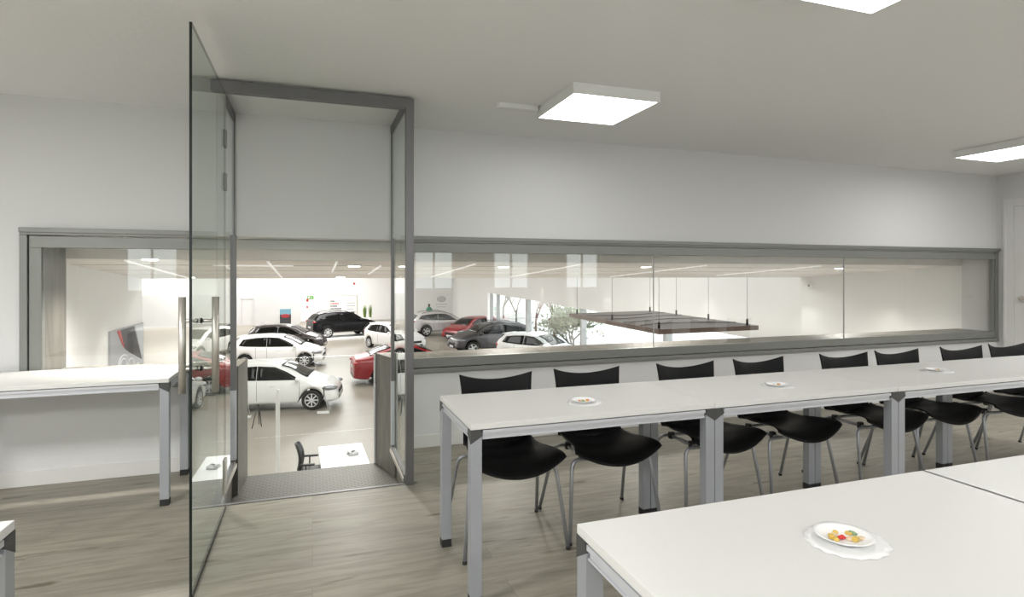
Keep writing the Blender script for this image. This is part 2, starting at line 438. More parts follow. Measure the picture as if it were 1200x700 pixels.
# concealed cheeks of the pit between floor edge and wall
b = MB(); b.box(DX0-.02, DX0+.01, 3.80, YW-.025, -.26, .0); b.box(DX1-.0, DX1+.02, 3.80, YW-.025, -.26, .0)
struct(b.build('trim_3', M['reveal']))

# ------------------------------------------------------------------ glass enclosure and open door
PY = 3.78
en = empty('glass_enclosure', (0, PY, 0))
tag(en, 'grey metal framed glass enclosure standing around the doorway in the wall', 'glass enclosure')
b = MB(); b.box(.572, .622, -.03, .03, 0.001, 2.50); b.build('post', M['post'], en, bevel=.002)
b = MB(); b.box(-.560, .622, -.032, .028, 2.438, 2.50); b.build('top_rail', M['post'], en, bevel=.002)
def side(x, sgn, ro):
    b = MB(); b.box(x-.012, x+.012, .03, YW-PY-.001, 2.455, 2.512); b.build('side_top_rail', M['post'], en)
    b = MB(); b.box(x-.018, x+.018, .028, YW-PY-.045, .004, .052); b.build('side_bottom_rail', M['post'], en)
    b = MB(); b.box(x+.018 if sgn < 0 else x-.026, x+.026 if sgn < 0 else x-.018, .028, YW-PY-.045, .004, .030); b.build('rail_trim', M['steel'], en)
    b = MB(); b.box(x-.010, x+.010, YW-PY-.012, YW-PY-.001, .004, 2.455)
    b.build('wall_channel', M['post'], en)
    b = MB(); b.box(x-.012-ro, x+.012+ro, YW-PY-.078, YW-PY-.046, .55, 1.64); b.build('jamb_profile', M['post'], en, bevel=.002)
    b = MB(); b.box(x-.012-ro, x+.012+ro, YW-PY-.076, YW-PY-.047, .06, .55); b.build('jamb_profile_lower', M['alu'], en, bevel=.002)
    g = MB(); g.box(x-.005, x+.005, .0 if sgn < 0 else .03, YW-PY-.013, .052, 2.455)
    g.build('side_glass', M['glass2'], en)
side(-.530, -1, .012); side(.585, 1, .006)

dd = empty('glass_door', (-.483, 3.735, 0), R(0.0))
tag(dd, 'frameless glass door standing open into the room with steel pull handles', 'glass door')
DL = 1.0
g = MB()
fs = g.box(-.0055, .0055, -DL, 0, .012, 2.425)
for k in (0, 1, 2, 4): fs[k].material_index = 1
g.build('door_glass', [M['glass'], M['glassedge']], dd)
hy = -.81
for sx in (-1, 1):
    b = MB(); b.tube([(sx*.067, hy, .830), (sx*.067, hy, 1.262)], .0155, 20)
    for zz in (.940, 1.155):
        b.tube([(sx*.062, hy, zz), (sx*.010, hy, zz)], .0075, 12)
    h = b.build('pull_handle', M['steel'], dd)
    b = MB()
    for zz in (.940, 1.155): b.tube([(sx*.0056, hy, zz), (sx*.013, hy, zz)], .0125, 14)
    b.build('gasket', M['blackrub'], h)
b = MB(); b.box(-.007, .007, -DL+.002, -.002, .003, .0115); b.build('bottom_seal', M['blackrub'], dd)
for zz in (2.10, 1.85):
    b = MB(); b.box(.0056, .012, -.055, -.002, zz, zz+.10); b.box(-.012, -.0056, -.055, -.002, zz, zz+.10)
    b.build('hinge', M['frame'], dd, bevel=.001)
b = MB(); b.box(.0056, .013, -.07, -.002, .10, .30); b.box(-.013, -.0056, -.07, -.002, .10, .30); b.build('hinge', M['steel'], dd, bevel=.001)

# wall socket behind the glass door
so = MB(); so.box(-.055, .055, -.012, 0, -.050, .050)
so_o = so.build('wall_socket', M['socket'], None, (x_on(233.5, YW), YW, .46), bevel=.004)
tag(so_o, 'beige wall socket plate low on the white wall behind the glass door', 'socket')
so = MB(); so.box(-.025, .025, -.016, -.012, -.025, .025); so.build('socket_insert', M['white'], so_o, bevel=.002)

# ------------------------------------------------------------------ ceiling lamps
def lamp(x0, y0, label, group='square ceiling lamps'):
    t = empty('ceiling_lamp', (x0+.30, y0+.30, ZC)); tag(t, label, 'ceiling lamp', group)
    b = MB(); w = .30
    b.box(-w, w, -w, -w+.012, -.068, -.002); b.box(-w, w, w-.012, w, -.068, -.002); b.box(-w, -w+.012, -w+.012, w-.012, -.068, -.002); b.box(w-.012, w, -w+.012, w-.012, -.068, -.002)
    b.box(-w+.012, w-.012, -w+.012, w-.012, -.012, -.002)
    b.build('housing', M['lampbox'], t)
    b = MB(); b.box(-w+.013, w-.013, -w+.013, w-.013, -.066, -.056); b.build('diffuser', M['panel'], t)
lamp(1.47, 3.14, 'square white ceiling lamp in the middle, with a cable cover at its left')
lamp(1.61, 1.20, 'square ceiling lamp nearest the camera, cut by the top edge of the photo')
lamp(5.65, 3.16, 'square ceiling lamp at the far right, near the wall with the door')
b = MB(); b.prism([(-.14, -.03), (.14, -.03), (.14, .03), (-.14, .03), (-.155, .0)], .035, base=-.035)
cc = b.build('cable_cover', M['lampbox'], None, (1.32, 3.70, ZC), bevel=.004)
tag(cc, 'short white cable cover on the ceiling leading to the middle lamp', 'cable cover')

# ------------------------------------------------------------------ tables
TH_ = .75
def make_table(name='table'):
    t = empty(name)   # origin: floor, back left corner ; table spans x 0..1.2, y -.6..0
    Lx, D = 1.2, .6
    b = MB(); fs = b.box(.001, Lx-.001, -D, 0, .726, .750)
    for k in (2, 3, 4, 5): fs[k].material_index = 1
    b.build('tabletop', [M['top'], M['edge']], t, bevel=.0015)
    leg = .048
    for cx, cy, sx, sy in ((0.001, 0, 1, -1), (Lx-.001, 0, -1, -1), (0.001, -D, 1, 1), (Lx-.001, -D, -1, 1)):
        b = MB(); b.box(min(cx, cx+sx*leg), max(cx, cx+sx*leg), min(cy, cy+sy*leg), max(cy, cy+sy*leg), .038, .700)
        lg = b.build('leg', M['legalu'], t, bevel=.0015)
        b = MB(); b.box(min(cx, cx+sx*leg)-.0, max(cx, cx+sx*leg)+.0, min(cy, cy+sy*leg), max(cy, cy+sy*leg), .0, .037)
        b.build('foot', M['foot'], lg)
        e = .0012
        pts = [(0-e, 0-e, .7255), (.042, -e, .7255), (-e, .042, .7255), (.052, -e, .700), (-e, .052, .700), (-e, -e, .668), (.052, .052, .700), (.05, .05, .7255)]
        b = MB(); b.hull([(cx+sx*p[0], cy+sy*p[1], p[2]) for p in pts]); b.build('corner_joint', M['conn'], t)
    for yy in (-1, 1):
        b = MB()
        for (o_, z0, z1) in ((.0, .708, .722), (.009, .690, .708), (.004, .684, .690)):
            if yy < 0: b.box(.053, Lx-.053, -D+o_, -D+.04, z0, z1)
            else: b.box(.053, Lx-.053, -.04, -o_, z0, z1)
        b.build('beam', M['alu'], t)
    for xx in (0, 1):
        b = MB()
        for (o_, z0, z1) in ((.0, .708, .722), (.009, .690, .708), (.004, .684, .690)):
            if xx == 0: b.box(.001+o_, .04, -D+.053, -.053, z0, z1)
            else: b.box(Lx-.04, Lx-.001-o_, -D+.053, -.053, z0, z1)
        b.build('end_beam', M['alu'], t)
    return t
tb = make_table('meeting_table')
tspots = [
    (.610, 2.888, 'leftmost table of the long row, white top on aluminium legs, beside the glass enclosure', 'long row of white tables'),
    (1.811, 2.888, 'second white table from the left in the long row', 'long row of white tables'),
    (3.012, 2.888, 'third white table from the left in the long row', 'long row of white tables'),
    (4.213, 2.888, 'rightmost white table of the long row, nearest the wall with the door', 'long row of white tables'),
    (.614, 1.293, 'nearest white table in the foreground holding the plate of jelly sweets', 'foreground white tables'),
    (1.800, 1.293, 'white table at the lower right corner, joined to the foreground table', 'foreground white tables'),
    (-2.000, 4.488, 'white table against the wall under the left window, left of the glass door', None),
    (-1.902, 1.772, 'white table at the lower left edge of the photo, only its corner showing', None)]
for i, (x, y, lab, grp) in enumerate(tspots):
    o = tb if i == 0 else copy_tree(tb)
    o.location = (x, y, 0); tag(o, lab, 'table')
    if grp: o['group'] = grp
    elif 'group' in o: del o['group']

# ------------------------------------------------------------------ chairs
def make_chair():
    t = empty('stacking_chair')
    # side profile from seat front (y negative) to backrest top (y positive)
    prof = [(-.260, .436), (-.245, .450), (-.21, .456), (-.15, .453), (-.08, .445), (0, .436), (.08, .430), (.120, .438), (.145, .468), (.158, .515), (.166, .57), (.173, .63), (.181, .70), (.190, .755), (.199, .795)]
    # resample
    def cr(P, n):
        out = []
        for i in range(len(P)-1):
            p0 = P[max(i-1, 0)]; p1 = P[i]; p2 = P[i+1]; p3 = P[min(i+2, len(P)-1)]
            for k in range(n):
                u = k/n
                out.append(tuple(.5*((2*p1[a])+(-p0[a]+p2[a])*u+(2*p0[a]-5*p1[a]+4*p2[a]-p3[a])*u*u+(-p0[a]+3*p1[a]-3*p2[a]+p3[a])*u**3) for a in (0, 1)))
        out.append(P[-1]); return out
    S = cr(prof, 3); n = len(S); m = 24
    P = []
    for i, (y, z) in enumerate(S):
        u = i/(n-1)
        # half width along the shell: seat wide, waist narrower, back flares
        if u < .52: hw = .244-.054*min(1, u/.40)**1.3
        else:
            v = (u-.52)/.48
            hw = .190-.008*math.sin(v*PI)+.016*v
        hw += 0
        row = []
        for j in range(m+1):
            s = -1+2*j/m
            x = s*hw
            yy, zz = y, z
            if u < .5:      # seat is dished, edges up, front middle rolls forward and down
                k = max(0, 1-u/.25)
                zz += .030*s*s - .040*k*(1-abs(s)**2)
                yy += -.045*k*(1-s*s)
            w_ = max(0, (u-.5)/.5)
            yy -= .045*s*s*min(1, w_*2)       # back wraps forward at the sides
            zz += .030*(s*s)*max(0, (u-.8)/.2)  # top corners rise, middle dips
            zz -= .010*(1-s*s)*max(0, (u-.8)/.2)
            zz += .03*s*s*max(0, 1-abs(u-.5)/.15)*.6
            row.append((x, yy, zz))
        P.append(row)
    hole = (19, 19)
    b = MB(); b.grid(P, skip=lambda i, j: hole[0] <= i <= hole[1] and m//2-1 <= j <= m//2)
    sh = b.build('shell', M['shell'], t, solid=.007)
    # legs: one bent tube per side pair, each leg its own mesh
    def arc(a, b_, c, k=6):
        a, b_, c = Vector(a), Vector(b_), Vector(c)
        return [a*(1-t_)**2+b_*2*t_*(1-t_)+c*t_*t_ for t_ in [i/k for i in range(k+1)]]
    for sx in (-1, 1):
        for sy, fy, ty in ((-1, -.235, -.165), (1, .235, .10)):
            b = MB()
            top = (sx*.13, ty, .402); knee = (sx*.222, ty, .402); foot = (sx*.262, fy, .008)
            kd = (Vector(foot)-Vector(knee)).normalized()
            pts = [top]+arc((sx*.185, ty, .402), knee, tuple(Vector(knee)+kd*.05))+[foot]
            b.tube(pts, .0095, 10)
            lg = b.build('leg', M['tubem'], t)
            b = MB(); b.tube([(foot[0], foot[1], .014), (foot[0], foot[1], 0)], .0115, 10); b.build('foot_cap', M['foot'], lg)
    b = MB()
    b.tube([(-.13, -.165, .402), (.13, -.165, .402)], .0095, 10); b.tube([(-.13, .10, .402), (.13, .10, .402)], .0095, 10)
    b.tube([(-.15, -.165, .402), (-.15, .10, .402)], .0095, 10); b.tube([(.15, -.165, .402), (.15, .10, .402)], .0095, 10)
    b.build('seat_frame', M['tubem'], t)
    for sx in (-1, 1):
        for yy in (-.12, .08):
            b = MB(); b.box(sx*.15-.014, sx*.15+.014, yy-.014, yy+.014, .385, .425); b.build('seat_bracket', M['black'], t, bevel=.003)
    return t
ch = make_chair()
xs = [.947, 1.500, 2.173, 2.745, 3.453, 3.970, 4.618, 5.165]
rot = [-2, -3, -1, 1, -3, -2, -4, -3]
ords = ['first', 'second', 'third', 'fourth', 'fifth', 'sixth', 'seventh', 'eighth']
where = ['leftmost chair of the row', 'second chair from the left in the row', 'third chair from the left in the row', 'fourth chair from the left in the row',
         'fourth chair from the right in the row', 'third chair from the right in the row', 'second chair from the right in the row', 'rightmost chair of the row']
for i, x in enumerate(xs):
    o = ch if i == 0 else copy_tree(ch)
    o.location = (x, 2.870+(.01 if i % 2 else 0), 0); o.rotation_euler = (0, 0, R(rot[i]))
    tag(o, 'black plastic chair, '+where[i]+' behind the tables', 'chair', 'black chairs behind the long row of tables')

# ------------------------------------------------------------------ plates with sweets
cy = mcol('sweet_yellow', (.70, .48, .10), .4); cr_ = mcol('sweet_red', (.65, .03, .03), .4); cg = mcol('sweet_green', (.25, .36, .20), .4)
cbg = mcol('sweet_beige', (.74, .58, .40), .5); cor = mcol('sweet_orange', (.72, .30, .14), .4)
def sweet(kind, loc, rz, m, label, group):
    b = MB()
    if kind == 'cube': b.box(-.009, .009, -.007, .007, 0, .012)
    elif kind == 'bear':
        b.ball((0, 0, .006), (.006, .009, .006), 8); b.ball((0, .010, .006), (.005, .005, .005), 8); 
        for s_ in (-1, 1): b.ball((s_*.005, -.006, .004), (.003, .004, .004), 6); b.ball((s_*.005, .004, .004), (.003, .003, .004), 6)
    elif kind == 'ring':
        n = 14; 
        b.tube([(.007*math.cos(2*PI*k/n), .007*math.sin(2*PI*k/n), .004) for k in range(n+1)], .0038, 8)
    else:
        b.lathe([(.007, 0), (.0085, .003), (.007, .008), (.003, .010)], 12)
    o = b.build('jelly_sweet', m, None, loc, rz, bevel=.002 if kind == 'cube' else 0)
    o.scale = (.78, .78, .78)
    tag(o, label, 'sweet', group)
def plate_set(x, y, s, where_, sweets, rz=0):
    b = MB()
    b.lathe([(.001, .0), (.080, .0), (.100, .0008), (.100, .0016), (.080, .0012), (.001, .0012)], 64, warp=lambda a, r: (.035*math.cos(16*a) if r > .09 else 0))
    d = b.build('paper_doily', M['doily'], None, (x, y, .7505), rz)
    d.scale = (s*.96, s*.86, 1)
    tag(d, 'scalloped white paper doily lying under the plate on '+where_, 'doily', 'paper doilies under the plates')
    b = MB()
    b.lathe([(.002, .0022), (.050, .0022), (.058, .006), (.075, .014), (.088, .0175), (.088, .019), (.074, .016), (.056, .0082), (.049, .0045), (.002, .0045)], 64, warp=lambda a, r: (.018*math.cos(24*a) if r > .08 else 0))
    p = b.build('paper_plate', M['plate'], None, (x-.004, y+.004, .7505), rz)
    p.scale = (s*.72, s*.72, .9)
    tag(p, 'white fluted paper plate holding sweets on '+where_, 'plate', 'paper plates of sweets')
    for k, (kd, dx, dy, m, nm, posn) in enumerate(sweets):
        sweet(kd, (x-.004+dx*s*.86, y+.004+dy*s*.86, .7552), random.uniform(0, 3), m, nm+' sweet '+posn+' of the plate on '+where_, 'sweets on the plate on '+where_)
w0 = 'the foreground table'
cg_ = on_z(992, 632, .755)
plate_set(cg_.x, cg_.y, 1.0, w0, [
    ('cube', -.030, .012, cy, 'yellow cube', 'nearest the left rim'), ('drop', -.030, -.004, cy, 'yellow domed', 'in front of the yellow cube'),
    ('drop', .004, .030, cy, 'yellow domed', 'nearest the back rim'), ('ring', -.012, .018, cbg, 'beige ring', 'left of the middle'),
    ('bear', -.006, 0, cr_, 'red', 'in the middle'), ('drop', .006, -.012, cbg, 'pale domed', 'beside the red one'), ('cube', .016, -.022, cy, 'yellow', 'nearest the front rim'),
    ('ring', .034, .014, cy, 'yellow ring', 'beside the green sweet'), ('bear', .042, .006, cg, 'green', 'at the right'), ('ring', .040, -.020, cbg, 'beige ring', 'at the right front')], .3)
w1, w2, w3 = 'the leftmost row table', 'the second row table', 'the third row table'
p = on_z(685, 471, .755); plate_set(p.x, p.y, .92, w1, [('bear', -.024, .0, cor, 'orange red', 'at the left'), ('drop', .002, .012, cy, 'yellow', 'at the back'), ('bear', -.006, -.012, cg, 'green', 'in the middle'), ('cube', .028, .004, cor, 'amber', 'at the right'), ('drop', .014, -.014, cy, 'yellow', 'at the front')], .9)
p = on_z(911, 452, .755); plate_set(p.x, p.y, .92, w2, [('ring', -.014, .004, cbg, 'beige ring', 'at the left'), ('cube', .020, .0, cor, 'orange', 'at the right'), ('bear', .004, -.014, cy, 'yellow', 'at the front')], 1.7)
p = on_z(1098, 434.5, .755); plate_set(p.x, p.y, .92, w3, [('ring', -.020, .0, cbg, 'beige ring', 'at the left'), ('drop', .004, .006, cor, 'orange', 'in the middle'), ('bear', .026, 0, cy, 'yellow', 'at the right')], 2.2)

# ------------------------------------------------------------------ the showroom below
ZF = -2.90
A = Vector((7.62, 7.40)); dirv = Vector((-.218*CT+.976*ST, .976*CT+.218*ST)).normalized()
far = A+dirv*50.0
b = MB(); b.prism([(-34, YB-1), (7.9, YB-1), (7.9, A.y), (far.x+.3, 56.3), (-34, 56.3)], .2, base=ZF-.2)
struct(b.build('floor_showroom', M['tile']))
# bay between the mezzanine and the hall: sloping soffit and two side walls
SY = 7.5
def zs(y): return 1.778-.0613*y
bx0, bx1 = -1.81, 7.56
b = MB(); b.prism([(YB, zs(YB)), (SY, zs(SY)), (SY, 3.6), (YB, 3.6)], bx1-bx0+.2, axis='x', base=bx0-.1)
struct(b.build('ceiling_soffit', M['soffit']))
b = MB(); b.box(bx0-.2, bx0, YB, SY, ZF, 3.6); struct(b.build('wall_bay_left', M['hallwall']))
b = MB(); b.box(bx1, bx1+.2, YB, SY-.1, ZF, 3.6); struct(b.build('wall_bay_right', M['hallwall']))
b = MB(); b.box(XL-2, XR+2, YB-.1, YB-.005, ZF, -.27); b.box(XL-2, DX0-.02, YB-.1, YB-.005, -.27, -.12); b.box(DX1+.03, XR+2, YB-.1, YB-.005, -.27, -.12)
struct(b.build('wall_below_mezzanine', M['hallwall']))
b = MB(); b.box(-34, bx0-.2, SY-.3, SY, ZF, 3.6); struct(b.build('wall_hall_near', M['hallwall']))
# recessed light tracks and downlights in the soffit
slope = math.atan(-.0613)
def soffit_pt(x, y):
    t = Vector(((x-600)/FPX, 0, 0))
    # ray: zc*(dir) ; solve Z = 1.778 - .0613*Y
    d = at_depth(x, y, 1.0)-Vector((0, 0, EYE))
    k = (1.778-EYE)/(d.z+.0613*d.y)
    return Vector((0, 0, EYE))+d*k
emit_w = mat('track_light', (.9, .9, .9), .5, emit=(1, .98, .94), estr=.35)
emit_d = mat('downlight_glow', (.9, .9, .9), .5, emit=(1, .97, .9), estr=12)
tx = [(398, 300, 5.0, 6.2), (315, 308, 5.0, 7.3), (455, 305, 5.4, 6.6), (190, 317, 5.0, 7.3), (560, 308, 5.1, 7.2), (700, 306, 5.1, 7.2), (850, 308, 5.1, 7.2), (1000, 308, 5.1, 6.9)]
for (px_, py_, ya, yb_) in tx:
    q = soffit_pt(px_, py_)
    b = MB(); 
    Lh = (yb_-ya)
    b.box(-.007, .007, 0, Lh, -.004, .006)
    o = b.build('track_light', emit_w, None, (q.x, ya, zs(ya)-.006)); o.rotation_euler = (slope, 0, 0)
    tag(o, 'thin bright track light running across the sloping hall ceiling seen through the glass', 'track light', 'track lights in the sloping soffit')
q = soffit_pt(300, 311)
b = MB(); b.box(-.30, .30, -.007, .007, -.004, .006)
o = b.build('track_light', emit_w, None, (q.x, q.y, zs(q.y)-.006)); tag(o, 'short bright track light running crosswise in the sloping ceiling beyond the doorway', 'track light')
dl = [(415, 311), (399, 324.2), (590, 312), (757, 312), (984, 314), (176, 303)]
for (px_, py_) in dl:
    q = soffit_pt(px_, py_)
    b = MB(); b.lathe([(.066, 0), (.066, .008), (.050, .010)], 24)
    o = b.build('downlight', M['lampbox'], None, (q.x, q.y, q.z-.009)); o.rotation_euler = (slope, 0, 0)
    tag(o, 'round downlight set in the sloping hall ceiling seen through the glass', 'downlight', 'downlights in the sloping soffit')
    b = MB(); b.lathe([(.050, -.004), (.050, .002)], 24); b.build('lens', emit_d, o)
for k, yv in enumerate((5.45, 6.1, 6.75)):
    b = MB(); b.box(bx0+.01, bx1-.01, -.003, .003, -.003, .003)
    o = b.build('trim_%d' % (k+4), M['hallgrey'], None, (0, yv, zs(yv)-.001)); struct(o)

# hall envelope
HC = 3.6
b = MB(); b.prism([(-34, SY), (A.x, SY), (far.x, 56.3), (-34, 56.3)], .2, base=HC); struct(b.build('ceiling_hall', M['hallwall']))
# glazed side: from near corner to far corner, slightly askew
A = Vector((7.62, 7.40)); dirv = Vector((-.218*CT+.976*ST, .976*CT+.218*ST)).normalized()
FA = math.atan2(dirv.y, dirv.x)
FL = 50.0
def fac_k(x):
    t = (x-600)/FPX; return (4.77-9.47*t)/(.976*t+.218)
fz = .17
b = MB(); b.box(0, FL, -.3, 0, fz, HC); b.box(fac_k(571), FL, -.3, 0, ZF, fz)
o = b.build('wall_facade', M['hallwall'], None, (A.x, A.y, 0), FA); struct(o)
fw = empty('window_9', (A.x, A.y, 0), FA); struct(fw)
mk = [fac_k(572.8), fac_k(580.5), fac_k(615), fac_k(678), fac_k(775), .1]
for i, k in enumerate(mk[:-1]):
    w = [.05, .05, .16, .07, .07][i]
    b = MB(); b.box(k-w, k+w, -.26, .04-.1, ZF, fz); b.build('mullion', M['grey'], fw)
for i in range(len(mk)-1):
    g = MB(); g.box(mk[i+1]+.07, mk[i]-.07, -.17, -.15, ZF+.02, fz); g.build('window_pane', M['facadeglass'], fw)
far = A+dirv*FL
b = MB(); b.box(-34, far.x+.4, 56, 56.3, ZF, HC); struct(b.build('wall_far', M['hallwall']))
b = MB(); b.box(-34.2, -34, SY, 56.3, ZF, HC); struct(b.build('wall_hall_left', M['hallwall']))
# grey partition at the back left
gp = at_depth(352, 345, 50)
b = MB(); b.box(-30, gp.x, gp.y, gp.y+.4, ZF, gp.z); struct(b.build('wall_partition', M['hallgrey']))
b = MB()
for px_ in (285, 298):
    q = at_depth(px_, 345, 50); b.box(q.x-.04, q.x+.04, gp.y-.04, gp.y, ZF, ZF+2.3)
q0, q1 = at_depth(285, 345, 50), at_depth(298, 345, 50)
b.box(q0.x, q1.x, gp.y-.04, gp.y, ZF+2.2, ZF+2.3)
o = b.build('door_3', M['hallgrey']); struct(o)

# outside: paving and trees beyond the facade
b = MB(); b.box(-5, 120, 5, 160, ZF-.15, ZF-.10)
bm_o = b.build('ground', M['ground']); struct(bm_o)

def tree(px_, zc, h, seed, m, label, leafy=.0):
    rnd = random.Random(seed)
    q = at_depth(px_, 400, zc); 
    t = empty('tree', (q.x, q.y, ZF-.10)); tag(t, label, 'tree', 'trees outside the glazed wall')
    b = MB(); tips = []
    def grow(p, d, r, l, n):
        q_ = p+d*l
        mid = p+d*l*.5+Vector((rnd.uniform(-1, 1), rnd.uniform(-1, 1), 0))*l*.05
        b.tube([p, mid, q_], [r, r*.85, r*.68], 6)
        if n == 0: tips.append(q_); return
        for k in range(rnd.choice((2, 3, 3))):
            nd = (d+Vector((rnd.uniform(-.8, .8), rnd.uniform(-.8, .8), rnd.uniform(-.1, .5)))).normalized()
            grow(q_, nd, r*.66, l*.84, n-1)
    grow(Vector((0, 0, 0)), Vector((0, 0, 1)), .10, h*.13, 6)
    b.build('trunk', m, t)
    if leafy:
        b = MB()
        for p in tips:
            for _ in range(int(leafy)):
                c = p+Vector((rnd.gauss(0, .3), rnd.gauss(0, .3), rnd.gauss(0, .3))); s_ = .12
                a = Vector((rnd.uniform(-1, 1), rnd.uniform(-1, 1), rnd.uniform(-1, 1))).normalized(); c2 = a.orthogonal().normalized()
                b.quad([c-a*s_, c+c2*s_*.5, c+a*s_, c-c2*s_*.5])
        b.build('foliage', M['foliage'], t, recalc=False)
tree(590, 58, 8.5, 3, M['bark'], 'pale leafy tree outside the glass, farthest left of the trees', 3)
tree(605, 50, 8.0, 9, M['bark'], 'bare pale tree outside the glass, second from the left of the trees')
tree(628, 41, 8.0, 5, M['twig'], 'bare reddish tree outside the glass, left of the thick reddish one')
tree(650, 36, 7.5, 12, M['twig'], 'thick reddish bare tree outside the glass above the white hatchback', 0)
tree(672, 30, 4.2, 21, M['bark'], 'low greenish tree outside the glass beside the grey mullion', 4)

# suspended board over the hall
def onp(x, y, Z=.52): return on_z(x, y, Z)
cL, cBk, cR, cF = onp(667, 367.5), onp(763.5, 364.2), onp(889, 381.6), onp(772, 386.4)
ctr = (cL+cBk+cR+cF)/4
bd = empty('suspended_board', ctr); tag(bd, 'dark brown flat board hanging on wires below eye level beyond the window', 'hanging board')
v = [c-ctr for c in (cL, cF, cR, cBk)]
b = MB(); b.prism([(p.x, p.y) for p in v], .075, base=-.075); 
for f in b.bm.faces:
    if len({round(w.co.z, 4) for w in f.verts}) > 1 or all(abs(w.co.z+.075) < 1e-4 for w in f.verts): f.material_index = 1
b.build('board', [M['boardtop'], M['boardedge']], bd)
def bl(u, w): return v[0]*(1-u)*(1-w)+v[1]*u*(1-w)+v[2]*u*w+v[3]*(1-u)*w
for (u, w) in ((.04, .06), (.5, .06), (.95, .06), (.04, .94), (.35, .94), (.66, .94), (.96, .94)):
    p = bl(u, w)
    b = MB(); b.tube([(p.x, p.y, 0), (p.x, p.y, HC-ctr.z-.01)], .004, 6); wv = b.build('wire', M['wire'], bd)
    b = MB(); b.tube([(p.x, p.y, 0), (p.x, p.y, .10)], .018, 8); b.build('wire_clamp', M['black'], wv)
for k, (u, ph) in enumerate(((.22, 0), (.42, 1), (.62, 2), (.82, 3))):
    b = MB(); pts = []
    for i in range(13):
        w = i/12; p = bl(min(.98, max(.02, u+.05*math.sin(w*4+ph))), .02+.96*w); pts.append((p.x, p.y, .008))
    b.tube(pts, .005, 6); b.build('cable', M['black'], bd)

